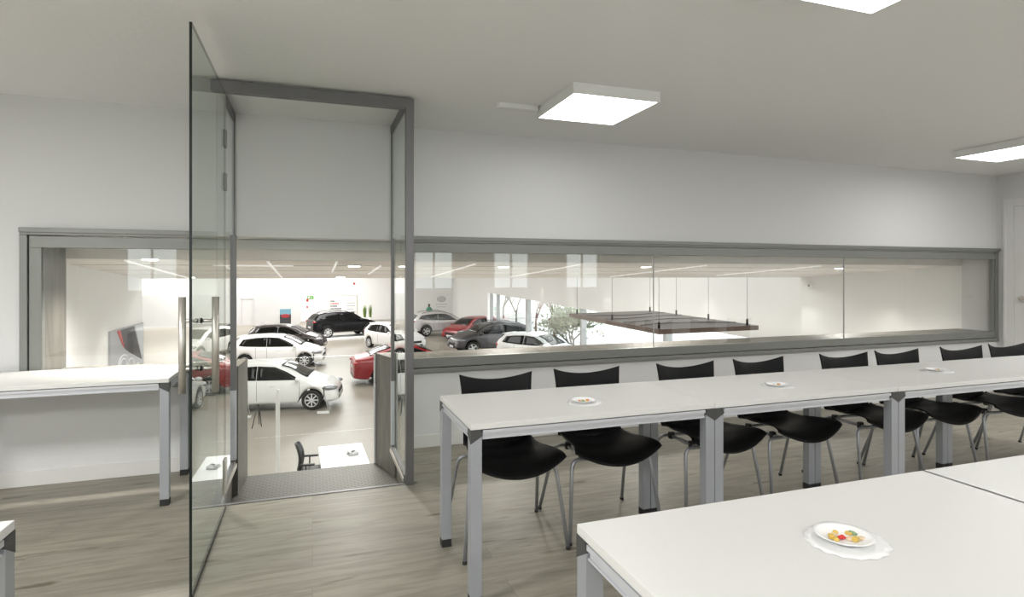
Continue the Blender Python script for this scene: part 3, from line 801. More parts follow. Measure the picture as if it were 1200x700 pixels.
# ------------------------------------------------------------------ cars
def interp(P, x):
    if x <= P[0][0]: return P[0][1]
    for a, b_ in zip(P, P[1:]):
        if x <= b_[0]:
            u = (x-a[0])/(b_[0]-a[0]); u = u*u*(3-2*u)*.35+u*.65
            return a[1]+(b_[1]-a[1])*u
    return P[-1][1]
def make_car(name, label, paint, kind, loc, heading, rimk=8, L=None, lift=0, group=None):
    K = dict(
        hatch=dict(L=4.03, W=1.73, wb=2.57, fo=.79, r=.31, sill=.24,
            top=[(-2.01, .62), (-1.98, .98), (-1.86, 1.18), (-1.60, 1.40), (-1.2, 1.455), (-.5, 1.48), (.05, 1.455), (.45, 1.34), (1.13, .99), (1.6, .86), (1.86, .74), (1.97, .60), (2.015, .42)],
            belt=[(-2, 1.02), (-1.6, 1.00), (0, .93), (1.1, .90), (2, .70)],
            win=[[(-1.62, 1.04), (-1.45, 1.30), (-.9, 1.37), (-.43, 1.39), (-.43, .97), (-1.3, 1.0)], [(-.415, .97), (-.415, 1.39), (.10, 1.355), (.45, 1.20), (.88, .955)]],
            ws=(.26, 1.08), rw=(-1.93, -1.70)),
        suv=dict(L=4.45, W=1.86, wb=2.66, fo=.88, r=.36, sill=.33,
            top=[(-2.22, .75), (-2.20, 1.05), (-2.08, 1.22), (-1.78, 1.53), (-1.4, 1.61), (-.6, 1.665), (.05, 1.64), (.45, 1.52), (1.12, 1.16), (1.6, 1.06), (1.95, .94), (2.12, .80), (2.225, .52)],
            belt=[(-2.2, 1.18), (-1.6, 1.14), (0, 1.06), (1.1, 1.03), (2.2, .85)],
            win=[[(-1.86, 1.20), (-1.62, 1.42), (-1.1, 1.50), (-.475, 1.54), (-.475, 1.10), (-1.4, 1.15)], [(-.46, 1.10), (-.46, 1.54), (.08, 1.52), (.45, 1.38), (.92, 1.08)]],
            ws=(.26, 1.06), rw=(-2.12, -1.86)),
        sedan=dict(L=4.55, W=1.78, wb=2.70, fo=.87, r=.31, sill=.24,
            top=[(-2.27, .70), (-2.24, .98), (-2.05, 1.05), (-1.75, 1.09), (-1.2, 1.30), (-.75, 1.42), (-.2, 1.445), (.15, 1.41), (.6, 1.25), (1.15, 1.0), (1.7, .87), (2.08, .74), (2.22, .58), (2.275, .40)],
            belt=[(-2.25, .98), (-1.6, .97), (0, .92), (1.1, .90), (2.25, .70)],
            win=[[(-1.42, 1.02), (-1.18, 1.20), (-.75, 1.34), (-.28, 1.37), (-.28, .96), (-1.0, .98)], [(-.265, .96), (-.265, 1.37), (.12, 1.34), (.5, 1.20), (.95, .95)]],
            ws=(.24, 1.08), rw=(-1.66, -.86)))[kind]
    t = empty(name, (loc[0], loc[1], loc[2]), heading); tag(t, label, 'car', group)
    Lh, W, wb, r, sill = K['L']/2, K['W']/2, K['wb'], K['r'], K['sill']
    xf = Lh-K['fo']; xr = xf-wb
    cl = kind == 'suv'
    def width(x):
        u = abs(x)/Lh
        w = W*(1-.10*max(0, (u-.55)/.45)**2-.10*max(0, (u-.90)/.10)**2)
        return w
    Ra = r+.055
    def low(x):
        z = sill
        e = (Lh-abs(x))
        if e < .35: z = sill+.05*(1-e/.35)
        for xw in (xf, xr):
            if abs(x-xw) < Ra: z = max(z, r+math.sqrt(Ra*Ra-(x-xw)**2))
        return z
    def section(x):
        w = width(x); zt = interp(K['top'], x); zb_ = min(interp(K['belt'], x), zt-.04); zl = min(low(x), zb_-.08)
        cabin = max(0, min(1, (zt-zb_)/.40))
        wr = w-.03-.20*cabin-.05*(1-cabin)
        zl2 = min(max(zl+.06, .0), zb_-.05); zm = max(min(.62, zb_-.12), zl2+.02)
        pts = [(0, min(zl, sill+.0) if zl <= sill+.06 else zl), (w-.22, zl), (w-.035, zl), (w-.008, zl2), (w+.004, zm), (w-.006, max(zb_-.10, zm+.01)), (w-.035, zb_),
               (wr+.01, zt-.06*cabin-.012), (wr-.06, zt-.012*cabin-.003), (wr*.5, zt+.012), (0, zt+.018)]
        return pts
    def side_y(x, z):
        P = section(x)
        a, b_ = P[6], P[7]
        if z >= b_[1]: return b_[0]
        if z >= a[1]: return a[0]+(b_[0]-a[0])*(z-a[1])/(b_[1]-a[1])
        for q1, q2 in zip(P[2:6], P[3:7]):
            if q1[1] <= z <= q2[1]: return q1[0]+(q2[0]-q1[0])*(z-q1[1])/max(1e-6, q2[1]-q1[1])
        return width(x)
    xs_ = []; x = -Lh
    while x < Lh-1e-6:
        xs_.append(x); x += .05 if (min(abs(x-xf), abs(x-xr)) < Ra+.06 or Lh-abs(x) < .3) else .09
    xs_.append(Lh)
    b = MB(); rows = []
    for x in xs_:
        P = section(x)
        row = [b.bm.verts.new((x, y_, z_)) for y_, z_ in P]+[b.bm.verts.new((x, -y_, z_)) for y_, z_ in P[-2:0:-1]]
        rows.append(row)
    n = len(rows[0])
    for i in range(len(rows)-1):
        for j in range(n):
            f = b.bm.faces.new((rows[i][j], rows[i+1][j], rows[i+1][(j+1) % n], rows[i][(j+1) % n])); f.smooth = True
            jj = j if j < 10 else n-1-j
            if jj in (0, 1): f.material_index = 1
            if cl and jj == 2: f.material_index = 1
    for rw in (rows[0], rows[-1]):
        f = b.bm.faces.new(rw)
    b.build('body', [paint, M['cblk']], t)
    # side windows
    for s_ in (-1, 1):
        for poly in K['win']:
            b = MB(); cxp = sum(p[0] for p in poly)/len(poly); czp = sum(p[1] for p in poly)/len(poly)
            # subdivide edges and build a fan with two rings
            edge = []
            for p1, p2 in zip(poly, poly[1:]+poly[:1]):
                for k in range(4): edge.append((p1[0]+(p2[0]-p1[0])*k/4, p1[1]+(p2[1]-p1[1])*k/4))
            def pt(x_, z_, o=.006): return (x_, s_*(side_y(x_, z_)+o), z_)
            rings = []
            for q in (1, .66, .33):
                rings.append([b.bm.verts.new(pt(cxp+(e[0]-cxp)*q, czp+(e[1]-czp)*q)) for e in edge])
            base_ = [b.bm.verts.new(pt(e[0], e[1], -.01)) for e in edge]
            rings.insert(0, base_)
            m_ = len(edge)
            for a_, c_ in zip(rings, rings[1:]):
                for k in range(m_):
                    f = b.bm.faces.new((a_[k], a_[(k+1) % m_], c_[(k+1) % m_], c_[k])); f.smooth = True
            cv = b.bm.verts.new(pt(cxp, czp))
            for k in range(m_): b.bm.faces.new((rings[-1][k], rings[-1][(k+1) % m_], cv))
            b.build('side_window', M['cglass'], t)
    # windscreen and rear window
    for nm, (xa, xb) in (('windscreen', K['ws']), ('rear_window', K['rw'])):
        b = MB(); N_ = 8; P = []
        for i in range(N_+1):
            x = xa+(xb-xa)*i/N_; S_ = section(x); zt = interp(K['top'], x); wr = S_[7][0]
            nx = (interp(K['top'], x-.02)-interp(K['top'], x+.02))/.04
            ln = math.sqrt(nx*nx+1); row = []
            for j in range(9):
                s_ = -1+j/4; y_ = s_*(wr-.075)
                zz = zt+(.018 if abs(y_) < .3 else .010)-.004
                row.append((x+nx/ln*.010, y_, zz+.012/ln))
            P.append(row)
        b.grid(P); b.build(nm, M['cglass'], t, solid=.006)
    # wheels
    for xw in (xf, xr):
        for s_ in (-1, 1):
            mt = Matrix.Translation((xw, s_*(W-.115), r)) @ Matrix.Rotation(-s_*PI/2, 4, 'X')
            b = MB(); tw = .10
            b.lathe([(r*.66, -tw), (r*.93, -tw), (r, -tw*.7), (r, tw*.7), (r*.93, tw), (r*.70, tw), (r*.69, tw*.70)], 32, mt)
            wh = b.build('wheel', M['rubber'], t)
            b = MB()
            rr = r*.68
            b.lathe([(rr*.96, tw*.80), (rr, tw*1.02), (rr*.95, tw*1.05), (rr*.90, tw*.80), (rr*.96, tw*.80)], 32, mt, cap=False)
            b.lathe([(rr*.18, tw*.6), (rr*.20, tw*.98), (rr*.10, tw*1.05)], 16, mt)
            for k in range(rimk):
                mm = mt @ Matrix.Rotation(2*PI*k/rimk, 4, 'Z')
                b.box(rr*.15, rr*.94, -rr*(.78/rimk), rr*(.78/rimk), tw*.80, tw*.96, mtx=mm)
            b.build('rim', M['rim'], wh)
    # lamps
    def blob(x, y, z, rx, ry, rz_, nm, m, rot_=0):
        b = MB(); b.ball((0, 0, 0), (rx, ry, rz_), 12)
        bmesh.ops.transform(b.bm, matrix=Matrix.Translation((x, y, z)) @ Matrix.Rotation(rot_, 4, 'Z'), verts=b.bm.verts)
        return b.build(nm, m, t)
    hz = interp(K['top'], Lh-.22)-.09
    tz = interp(K['belt'], -Lh+.1)-.13
    for s_ in (-1, 1):
        blob(Lh-.24, s_*(width(Lh-.24)-.04), hz, .25, .085, .08, 'headlamp', M['lamp'], -s_*R(18))
        blob(-Lh+.13, s_*(width(-Lh+.1)-.06), tz, .17, .08, .065 if kind != 'hatch' else .10, 'tail_lamp', M['tail'], s_*R(14))
        blob(Lh-.13, s_*(width(Lh-.15)-.16), .40 if not cl else .50, .10, .12, .045, 'fog_lamp_recess', M['cblk'], -s_*R(25))
        # mirrors and handles
        mx = K['win'][1][-1][0]-.06; mz = K['win'][1][-1][1]+.04
        b = MB(); b.ball((mx, s_*(width(mx)+.08), mz), (.075, .115, .080), 12); b.box(mx-.02, mx+.02, min(s_*(width(mx)-.06), s_*(width(mx)+.04)), max(s_*(width(mx)-.06), s_*(width(mx)+.04)), mz-.05, mz-.02)
        b.build('mirror', paint, t)
        for hx in (-.62, .30) if kind != 'hatch' else (-.55, .32):
            hx -= .25 if hx > 0 else .10
            zz = interp(K['belt'], hx)-.13
            b = MB(); yy = side_y(hx, zz); b.box(hx-.10, hx+.10, s_*yy-.012, s_*yy+.012, zz-.014, zz+.014); b.build('door_handle', paint, t, bevel=.006)
        for sx_ in (K['win'][0][3][0]+.03, K['win'][1][-1][0]-.02, xr+Ra+.10):
            b = MB(); rows_ = []
            for q in range(9):
                zq = sill+.10+q*(interp(K['belt'], sx_)-sill-.12)/8; yq = side_y(sx_, zq)
                rows_.append([(sx_-.005, s_*(yq-.004), zq), (sx_-.005, s_*(yq+.002), zq), (sx_+.005, s_*(yq+.002), zq), (sx_+.005, s_*(yq-.004), zq)])
            b.grid(rows_, smooth=False); b.build('door_seam', M['cblk'], t)
    # grille, lower intake, plates, rear bumper insert
    gz = interp(K['top'], Lh-.06)-.10
    b = MB(); b.box(Lh-.10, Lh+.004, -.42, .42, gz-.08, gz+.05); b.build('grille', M['cblk'], t, bevel=.02)
    b = MB(); b.box(Lh-.10, Lh+.006, -.50, .50, sill+.03, sill+.13); b.build('lower_grille', M['cblk'], t, bevel=.02)
    b = MB(); b.box(Lh+.004, Lh+.014, -.26, .26, gz-.20, gz-.09); b.build('number_plate', M['numplate'], t)
    b = MB(); b.box(-Lh-.014, -Lh-.002, -.26, .26, .62, .73); b.build('number_plate', M['numplate'], t)
    b = MB(); b.box(-Lh-.006, -Lh+.10, -.6, .6, sill+.03, sill+.14); b.build('rear_diffuser', M['cblk'], t, bevel=.02)
    if cl:
        for s_ in (-1, 1):
            b = MB(); pts = [(-1.55+i*.25, s_*(section(-1.55+i*.25)[8][0]+.0), interp(K['top'], -1.55+i*.25)+(.0 if i in (0, 7) else .045)) for i in range(8)]
            b.tube(pts, .016, 8); b.build('roof_rail', M['cblk'], t)
    else:
        b = MB(); b.tube([(-1.2 if kind == 'hatch' else -1.0, 0, interp(K['top'], -1.1)), (-1.45 if kind == 'hatch' else -1.2, 0, interp(K['top'], -1.1)+.14)], .006, 6); b.build('antenna', M['cblk'], t)
    if kind == 'hatch':
        b = MB(); b.box(-1.78, -1.55, -.52, .52, 1.395, 1.425); b.build('roof_spoiler', paint, t, bevel=.01)
    return t, K
CARS = []
def place(px_, y_ground, kind_, heading_deg, name, label, paint, dz=0, **k):
    """centre of the car on the showroom floor where the ray through (px, y) meets it"""
    q = on_z(px_, y_ground, ZF+dz)
    t, K = make_car(name, label, paint, kind_, (q.x, q.y, ZF+dz), R(heading_deg), **k)
    CARS.append((t, K)); return t
def y_of(zc): return Y0+FPX*(EYE-ZF)/zc
place(324, y_of(18.8), 'hatch', -9, 'hatchback_car', 'nearest white hatchback seen through the doorway, facing right with dark side windows', M['cwhite'])
place(328, y_of(27.2), 'hatch', -8, 'hatchback_car', 'white hatchback parked behind the nearest one, between it and the plum coloured car', M['cwhite'])
place(338, y_of(32.6), 'hatch', -10, 'hatchback_car', 'dark plum hatchback with a bright roof behind the two white hatchbacks', M['cbrown'])
place(402, Y0+FPX*(EYE-ZF-.16)/38.9, 'suv', 17, 'sport_utility_car', 'glossy black sport utility car on a low white plinth at the back', M['cblack'], dz=.16)
place(462, y_of(33.5), 'hatch', -62, 'hatchback_car', 'white hatchback facing the camera beside the black car on the plinth', M['cwhite'])
place(480, y_of(23.6), 'sedan', 2, 'sedan_car', 'red saloon car seen from its rear left corner behind the enclosure posts', M['cred'])
place(493, y_of(19.7), 'hatch', 100, 'hatchback_car', 'white hatchback partly hidden behind the right enclosure post, red tail lamp showing', M['cwhite'])
place(517, y_of(41.2), 'suv', 4, 'sport_utility_car', 'silver sport utility car facing right, leftmost in the long window', M['csilver'], rimk=5)
place(552, y_of(38.3), 'hatch', 212, 'hatchback_car', 'small red hatchback between the silver and the dark grey cars', M['cred'])
place(574, y_of(31.9), 'suv', 186, 'sport_utility_car', 'dark grey sport utility car facing left in the long window', M['cgrey'], rimk=5)
place(632, y_of(27.6), 'hatch', -52, 'hatchback_car', 'white hatchback facing the camera in front of the dark grey car', M['cwhite'])

# plinth under the black car
q = on_z(402, Y0+FPX*(EYE-ZF-.16)/38.9, ZF+.16)
b = MB(); b.box(-2.7, 2.7, -1.35, 1.35, 0, .16)
o = b.build('car_plinth', M['white'], None, (q.x, q.y, ZF), R(17), bevel=.02)
tag(o, 'low white display plinth carrying the black car', 'plinth')

# price stands at the car wheels and the thin easel
def stand(px_, py_, lean, label):
    q = on_z(px_, py_, ZF); t = empty('price_stand', (q.x, q.y, ZF), R(-5)); tag(t, label, 'price stand', 'price stands beside the white hatchbacks')
    b = MB(); b.box(-.36, 0, -.12, .12, 0, .03); b.build('base_plate', M['white'], t, bevel=.005)
    b = MB(); b.tube([(-.02, 0, .03), (-.02-lean, .03, .62)], .012, 8); b.build('pole', M['grey'], t)
    b = MB(); b.box(-.03-lean, -.01-lean, -.14, .14, .50, .80); b.build('card_holder', M['black'], t)
stand(386, 483.5, .14, 'price stand by the front wheel of the nearest white hatchback')
stand(371, 435.5, .10, 'price stand by the front wheel of the second white hatchback')
stand(294, 489, .10, 'price stand by the rear wheel of the nearest white hatchback')
q = on_z(302, 500, ZF)
t = empty('wire_easel', (q.x, q.y, ZF)); tag(t, 'thin dark folding easel on the floor beside the nearest white hatchback', 'easel')
for k, (dx, dy, tx_) in enumerate(((-.13, -.20, .0), (.10, -.05, .03), (.02, .25, .02))):
    b = MB(); b.tube([(dx, dy, 0), (tx_, 0, .62)], .012, 6); b.build('leg', M['black'], t)
# slim white post
q = on_z(325.5, 600, ZF)
t = empty('white_post', (q.x, q.y, ZF)); tag(t, 'slim upright white post with a tapered top standing in front of the nearest car', 'post')
zc_ = FPX*(EYE-ZF)/(600-Y0); topz = (EYE-(456-Y0)*zc_/FPX)-ZF
b = MB(); b.box(-.036, .036, -.02, .02, .02, topz-.16)
b.prism([(-.036, topz-.16), (.036, topz-.16), (.030, topz-.02), (-.005, topz)], .04, axis='y', base=-.02); b.build('pole', M['white'], t)
b = MB(); b.lathe([(.20, 0), (.20, .015), (.05, .03)], 28); b.build('base_plate', M['white'], t)

# desk, monitor and office chair under the mezzanine edge
q0 = on_z(373, 524, ZF+.75); q1 = on_z(427, 524, ZF+.75)
ang = R(1.5); wd = .86
t = empty('desk', (q0.x, q0.y, ZF), ang); tag(t, 'white desk on the showroom floor just below the doorway', 'desk')
b = MB(); b.box(0, wd, -1.5, 0, .72, .75); b.build('desktop', M['white'], t, bevel=.003)
for (lx, ly) in ((.03, -.05), (wd-.08, -.05), (.03, -1.45), (wd-.08, -1.45)):
    b = MB(); b.box(lx, lx+.05, ly-.0, ly+.04, 0, .72); b.build('leg', M['grey'], t)
qd = on_z(413, 533, ZF+.75)
t2 = empty('desk_phone', (qd.x, qd.y, ZF+.751), ang+.3); tag(t2, 'light grey desk phone with its handset lying on the white desk', 'phone')
b = MB(); b.prism([(-.09, 0), (.09, 0), (.09, .06), (-.09, .02)], .20, axis='y', base=-.10)
b.build('base', M['grey'], t2, bevel=.006)
b = MB(); b.tube([(-.06, -.08, .045), (-.065, 0, .060), (-.06, .08, .045)], [.020, .013, .020], 10); b.build('handset', M['hallgrey'], t2)
b = MB(); b.box(.0, .06, .02, .06, .050, .058); b.build('screen', M['black'], t2)

qc = on_z(362, 553, ZF+.45)
t = empty('office_chair', (qc.x, qc.y, ZF), ang+R(-8)); tag(t, 'black office chair seen from the side beside the white desk below', 'office chair')
b = MB(); P = []
for i in range(13):
    u = i/12; z = .52+.50*u; x = -.20-.05*u+.05*math.sin(u*PI)
    hw = .20*(1-.45*max(0, (u-.6)/.4)**2)
    P.append([(x+.05*(s_/4)**2, s_/4*hw, z) for s_ in range(-4, 5)])
b.grid(P); b.build('backrest', M['black'], t, solid=.035)
b = MB(); b.box(-.20, .24, -.23, .23, .44, .51); b.build('seat', M['black'], t, bevel=.03, bseg=3)
for s_ in (-1, 1):
    b = MB(); b.tube([(-.02, s_*.24, .47), (-.02, s_*.29, .56), (-.02, s_*.29, .66)], .014, 8); b.box(-.12, .14, s_*.29-.03, s_*.29+.03, .66, .69); b.build('armrest', M['black'], t)
b = MB(); b.tube([(0, 0, .10), (0, 0, .44)], .03, 12); b.build('column', M['grey'], t)
b = MB()
for k in range(5):
    a = 2*PI*k/5; b.tube([(0, 0, .11), (.29*math.cos(a), .29*math.sin(a), .075)], [.025, .016], 8)
b.build('star_base', M['black'], t)
for k in range(5):
    a = 2*PI*k/5; b = MB(); b.ball((.29*math.cos(a), .29*math.sin(a), .032), .032, 10); b.build('caster', M['black'], t)

# far wall items
YFW = 56.0
def wall_rect(x0, x1, y0, y1, Y=YFW):
    def zc(x): t_ = (x-600)/FPX; return Y/(CT-t_*ST)
    X0, X1 = x_on(x0, Y), x_on(x1, Y); z = zc((x0+x1)/2)
    return X0, X1, EYE-(y1-Y0)*z/FPX, EYE-(y0-Y0)*z/FPX
X0, X1, z0, z1 = wall_rect(386, 418.5, 346, 372)
t = empty('wall_board', ((X0+X1)/2, YFW-.01, z0)); tag(t, 'white display board with lines of lettering on the far showroom wall above the black car', 'wall board')
w = (X1-X0)/2; h = z1-z0
b = MB(); b.box(-w, w, -.05, 0, 0, h); b.build('panel', M['white'], t)
b = MB(); b.box(-w, w, -.07, -.05, h-.05, h); b.box(w-.05, w, -.07, -.05, 0, h-.05); b.box(-w, -w+.05, -.07, -.05, 0, h-.05); b.build('border', M['socket'], t)
for k, (rw, m_) in enumerate(((.28, M['cgrey']), (.46, M['red']), (.36, M['cgrey']), (.62, M['cgrey']))):
    b = MB(); z_ = h-.62-k*.23
    xx = -w+.10
    while xx < -w+.10+rw*w*1.15:
        l_ = random.uniform(.05, .11); b.box(xx, xx+l_, -.056, -.05, z_, z_+.13); xx += l_+.03
    b.build('lettering', m_, t)
b = MB()
for k in range(5): b.box(.25*w+.0, .25*w+random.uniform(.4, .65)*w, -.055, -.05, h-.75-.28*k, h-.72-.28*k)
b.box(.55*w, .80*w, -.055, -.05, h-1.85, h-1.55); b.build('small_print', M['cgrey'], t)
X0, X1, z0, z1 = wall_rect(360, 367.5, 347, 350.5)
t = MB(); t.box(X0, X1, YFW-.06, YFW-.01, z0, z1); o = t.build('exit_sign', M['green']); tag(o, 'small green emergency sign high on the far wall, left of the display board', 'sign')
o2 = MB(); o2.box(X0+.08, X0+.22, YFW-.066, YFW-.06, z0+.06, z1-.05); o2.box(X0+.30, X1-.10, YFW-.066, YFW-.06, z0+.10, z1-.12); o2.build('pictogram', M['white'], o)
X0, X1, z0, z1 = wall_rect(359, 361.5, 350.5, 353.5)
b = MB(); b.box(X0, X1, YFW-.05, YFW-.01, z0, z1); tag(b.build('fire_sign', M['red']), 'small red sign just below the green emergency sign', 'sign')
X0, X1, z0, z1 = wall_rect(359.2, 361, 359, 361)
b = MB(); b.box(X0, X1, YFW-.05, YFW-.01, z0, z1); tag(b.build('call_point', M['red']), 'small red fire call point on the far wall under the red sign', 'call point')
X0, X1, z0, z1 = wall_rect(414, 416, 331.5, 333.5)
b = MB(); b.lathe([(.10, 0), (.10, .05), (.06, .09)], 16, Matrix.Translation(((X0+X1)/2, YFW, (z0+z1)/2)) @ Matrix.Rotation(PI/2, 4, 'X')); tag(b.build('alarm_beacon', M['red']), 'tiny red alarm beacon high on the far wall above the display board', 'alarm')
# notice on the wall behind the silver car
X0, X1, z0, z1 = wall_rect(506, 528, 344, 364)
t = empty('wall_notice', ((X0+X1)/2, YFW-.005, z0)); tag(t, 'pale framed notice with faint grey lettering on the far wall above the silver car', 'notice')
w = (X1-X0)/2; h = z1-z0
b = MB(); b.box(-w, w, -.03, 0, 0, h); b.build('panel', M['white'], t)
b = MB(); b.lathe([(.20, 0), (.28, 0), (.28, .01), (.20, .01)], 24, Matrix.Translation((0, -.031, h-.55)) @ Matrix.Rotation(PI/2, 4, 'X') @ Matrix.Diagonal((1.6, 1, 1, 1))); b.box(-w*.6, w*.6, -.035, -.03, h-1.1, h-1.03); b.box(-w*.5, w*.5, -.035, -.03, h-1.35, h-1.29)
b.build('lettering', M['hallgrey'], t)
# poster stand in front of the grey partition
q = at_depth(334.5, 396, 47)
t = empty('poster_stand', (q.x, q.y, ZF)); tag(t, 'tall poster stand with a blue and red picture, in front of the grey partition', 'poster stand')
sw = 13.5/FPX*47/2; zt_ = EYE-(361.5-Y0)*47/FPX-ZF
b = MB(); b.box(-sw, sw, -.03, .03, .05, zt_); b.build('frame', M['white'], t)
pa = mcol('poster_sky', (.20, .42, .55)); pb = mcol('poster_dark', (.05, .05, .06)); pr = mcol('poster_red', (.40, .04, .05))
b = MB(); b.box(-sw+.04, sw-.04, -.035, -.03, zt_-.50, zt_-.05); b.build('picture', pa, t)
b = MB(); b.box(-sw+.04, sw-.04, -.035, -.03, .25, zt_-.50); b.build('picture', pb, t)
b = MB(); b.ball((0, -.036, zt_-.62), (sw*.75, .01, .16), 12); b.build('picture', pr, t)
b = MB(); b.box(-sw*.9, sw*.9, -.2, .2, 0, .05); b.build('base_plate', M['grey'], t)
# tall grass plants
for k, px_ in enumerate((427.2, 433.8)):
    zc2 = 50; q = at_depth(px_, 388, zc2)
    t = empty('potted_grass', (q.x, q.y, ZF)); tag(t, ('left' if k == 0 else 'right')+' one of two tall potted grass plants against the far wall', 'potted plant', 'two tall grass plants')
    b = MB(); b.lathe([(.12, 0), (.16, .55), (.14, .55), (.13, .5)], 16); b.build('pot', M['white'], t)
    b = MB(); rnd = random.Random(k)
    for i in range(60):
        a = rnd.uniform(0, 2*PI); r0 = rnd.uniform(0, .10); hh = rnd.uniform(.7, 1.25); sp = rnd.uniform(.02, .16)
        c = Vector((r0*math.cos(a), r0*math.sin(a), .5)); tp = c+Vector((sp*math.cos(a), sp*math.sin(a), hh)); n_ = Vector((-math.sin(a), math.cos(a), 0))*.018
        b.bm.faces.new([b.bm.verts.new(v_) for v_ in (c-n_, c+n_, (c+tp)/2+n_, tp, (c+tp)/2-n_)])
    b.build('leaves', M['leaf'], t, recalc=False)
# fire extinguisher by the facade
fk = fac_k(686); fp = A+dirv*fk+Vector((-dirv.y, dirv.x))*.12
t = empty('fire_extinguisher', (fp.x, fp.y, ZF+.55)); tag(t, 'red fire extinguisher by the grey mullion of the glazed wall', 'fire extinguisher')
b = MB(); b.lathe([(.01, 0), (.075, .01), (.075, .44), (.05, .50), (.022, .53)], 16); b.build('cylinder', M['red'], t)
b = MB(); b.tube([(0, 0, .53), (0, 0, .60)], .02, 8); b.box(-.01, .09, -.012, .012, .58, .60); b.build('valve', M['black'], t)
b = MB(); b.tube([(0, 0, .57), (-.09, 0, .52), (-.10, 0, .25)], .01, 6); b.build('hose', M['black'], t)

# poster on the left bay wall
Xp = bx0+.005
def on_x(x, y, X=Xp):
    t_ = (x-600)/FPX; Y = X*(CT-t_*ST)/(t_*CT+ST); zc = X*ST+Y*CT
    return Y, EYE-(y-Y0)*zc/FPX
ya, zta = on_x(127.5, 391.5); yb_, ztb = on_x(166.5, 376)
zt_ = (zta+ztb)/2; zb2 = zt_-1.15
t = empty('wall_poster', (bx0+.0, 0, 0)); tag(t, 'grey and black poster with a red stripe, seen beyond the left window', 'poster')
b = MB(); b.box(.001, .02, ya, yb_, zb2, zt_); b.build('panel', mcol('poster_grey', (.42, .43, .46)), t)
dy = yb_-ya
b = MB(); b.prism([(ya+.25*dy, zt_-.01), (ya+.66*dy, zt_-.01), (ya+.93*dy, zt_-.40), (ya+.62*dy, zt_-.30), (ya+.40*dy, zt_-.22)], .003, axis='x', base=.020); b.build('dark_shape', mcol('poster_black', (.035, .03, .035)), t)
b = MB(); b.prism([(ya+.16*dy, zt_-.01), (ya+.25*dy, zt_-.01), (ya+.37*dy, zt_-.20), (ya+.31*dy, zt_-.16)], .004, axis='x', base=.020); b.build('red_stripe', M['red'], t)
b = MB(); b.prism([(ya+.70*dy, zt_-.01), (ya+.98*dy, zt_-.01), (ya+.98*dy, zt_-.34), (ya+.92*dy, zt_-.36)], .003, axis='x', base=.020); b.build('light_shape', mcol('poster_pale', (.62, .64, .68)), t)
b = MB()
for (u, zz, r_) in ((.33, .36, .10), (.33, .36, .06), (.55, .40, .07), (.78, .47, .05)):
    n = 20; b.tube([(.022, ya+u*dy+r_*1.6*math.cos(2*PI*k/n), zt_-zz+r_*.9*math.sin(2*PI*k/n)) for k in range(n+1)], .009, 6)
b.build('drawn_circles', mcol('poster_line', (.75, .76, .78)), t)

Yc, Zc_ = on_x(951, 335, bx1)
t = empty('security_camera', (bx1, Yc, Zc_)); tag(t, 'small white dome security camera with a dark lens high on the right side wall', 'security camera')
b = MB(); b.lathe([(.05, 0), (.05, .02), (.035, .045), (.01, .055)], 20, Matrix.Rotation(-PI/2, 4, 'Y')); b.build('dome', M['white'], t)
b = MB(); b.ball((-.055, 0, 0), .016, 10); b.build('lens', M['black'], t)

# person standing behind the silver car
def person(px_, zc, head_y):
    q = at_depth(px_, head_y, zc)
    t = empty('person', (q.x, q.y, ZF), R(150)); tag(t, 'person with dark hair and a green top standing behind the silver car', 'person')
    me = bpy.data.meshes.new('body')
    V = [(0, 0, .92), (0, 0, 1.15), (0, .0, 1.38), (0, 0, 1.47), (0, .01, 1.56), (0, 0, 1.66),
         (-.17, 0, 1.36), (-.22, .01, 1.10), (-.21, -.05, .86), (-.20, -.07, .78), (.17, 0, 1.36), (.22, .01, 1.10), (.21, -.05, .86), (.20, -.07, .78),
         (-.09, 0, .86), (-.10, -.01, .48), (-.10, .01, .08), (-.10, -.14, .03), (.09, 0, .86), (.10, -.01, .48), (.10, .01, .08), (.10, -.14, .03)]
    E_ = [(0, 1), (1, 2), (2, 3), (3, 4), (4, 5), (2, 6), (6, 7), (7, 8), (8, 9), (2, 10), (10, 11), (11, 12), (12, 13), (0, 14), (14, 15), (15, 16), (16, 17), (0, 18), (18, 19), (19, 20), (20, 21)]
    rad = [.13, .12, .14, .05, .085, .08, .055, .042, .032, .035, .055, .042, .032, .035, .08, .058, .042, .04, .08, .058, .042, .04]
    me.from_pydata(V, E_, []); o = bpy.data.objects.new('body', me); C.objects.link(o); o.parent = t
    me.materials.append(M['skin'])
    sk = o.modifiers.new('skin', 'SKIN')
    for i, r_ in enumerate(rad): me.skin_vertices[0].data[i].radius = (r_, r_*.8)
    me.skin_vertices[0].data[0].use_root = True
    o.modifiers.new('sub', 'SUBSURF').levels = 2; o.modifiers['sub'].render_levels = 2
    b = MB(); b.ball((0, .02, 1.63), (.098, .112, .125), 14); b.ball((0, .075, 1.56), (.085, .05, .12), 12); b.build('hair', M['hair'], t)
    b = MB(); b.lathe([(.165, .86), (.155, 1.05), (.18, 1.25), (.20, 1.38), (.12, 1.45), (.07, 1.47)], 20, Matrix.Diagonal((1, .72, 1, 1)))
    for s_ in (-1, 1): b.tube([(s_*.16, 0, 1.38), (s_*.20, .0, 1.25), (s_*.222, .01, 1.12)], [.068, .062, .055], 10)
    b.build('green_top', M['shirt'], t)
    b = MB()
    for s_ in (-1, 1): b.tube([(s_*.085, 0, .93), (s_*.10, -.01, .50), (s_*.10, .01, .07)], [.098, .078, .062], 12)
    b.build('trousers', M['trous'], t)
person(503, 50, 384)

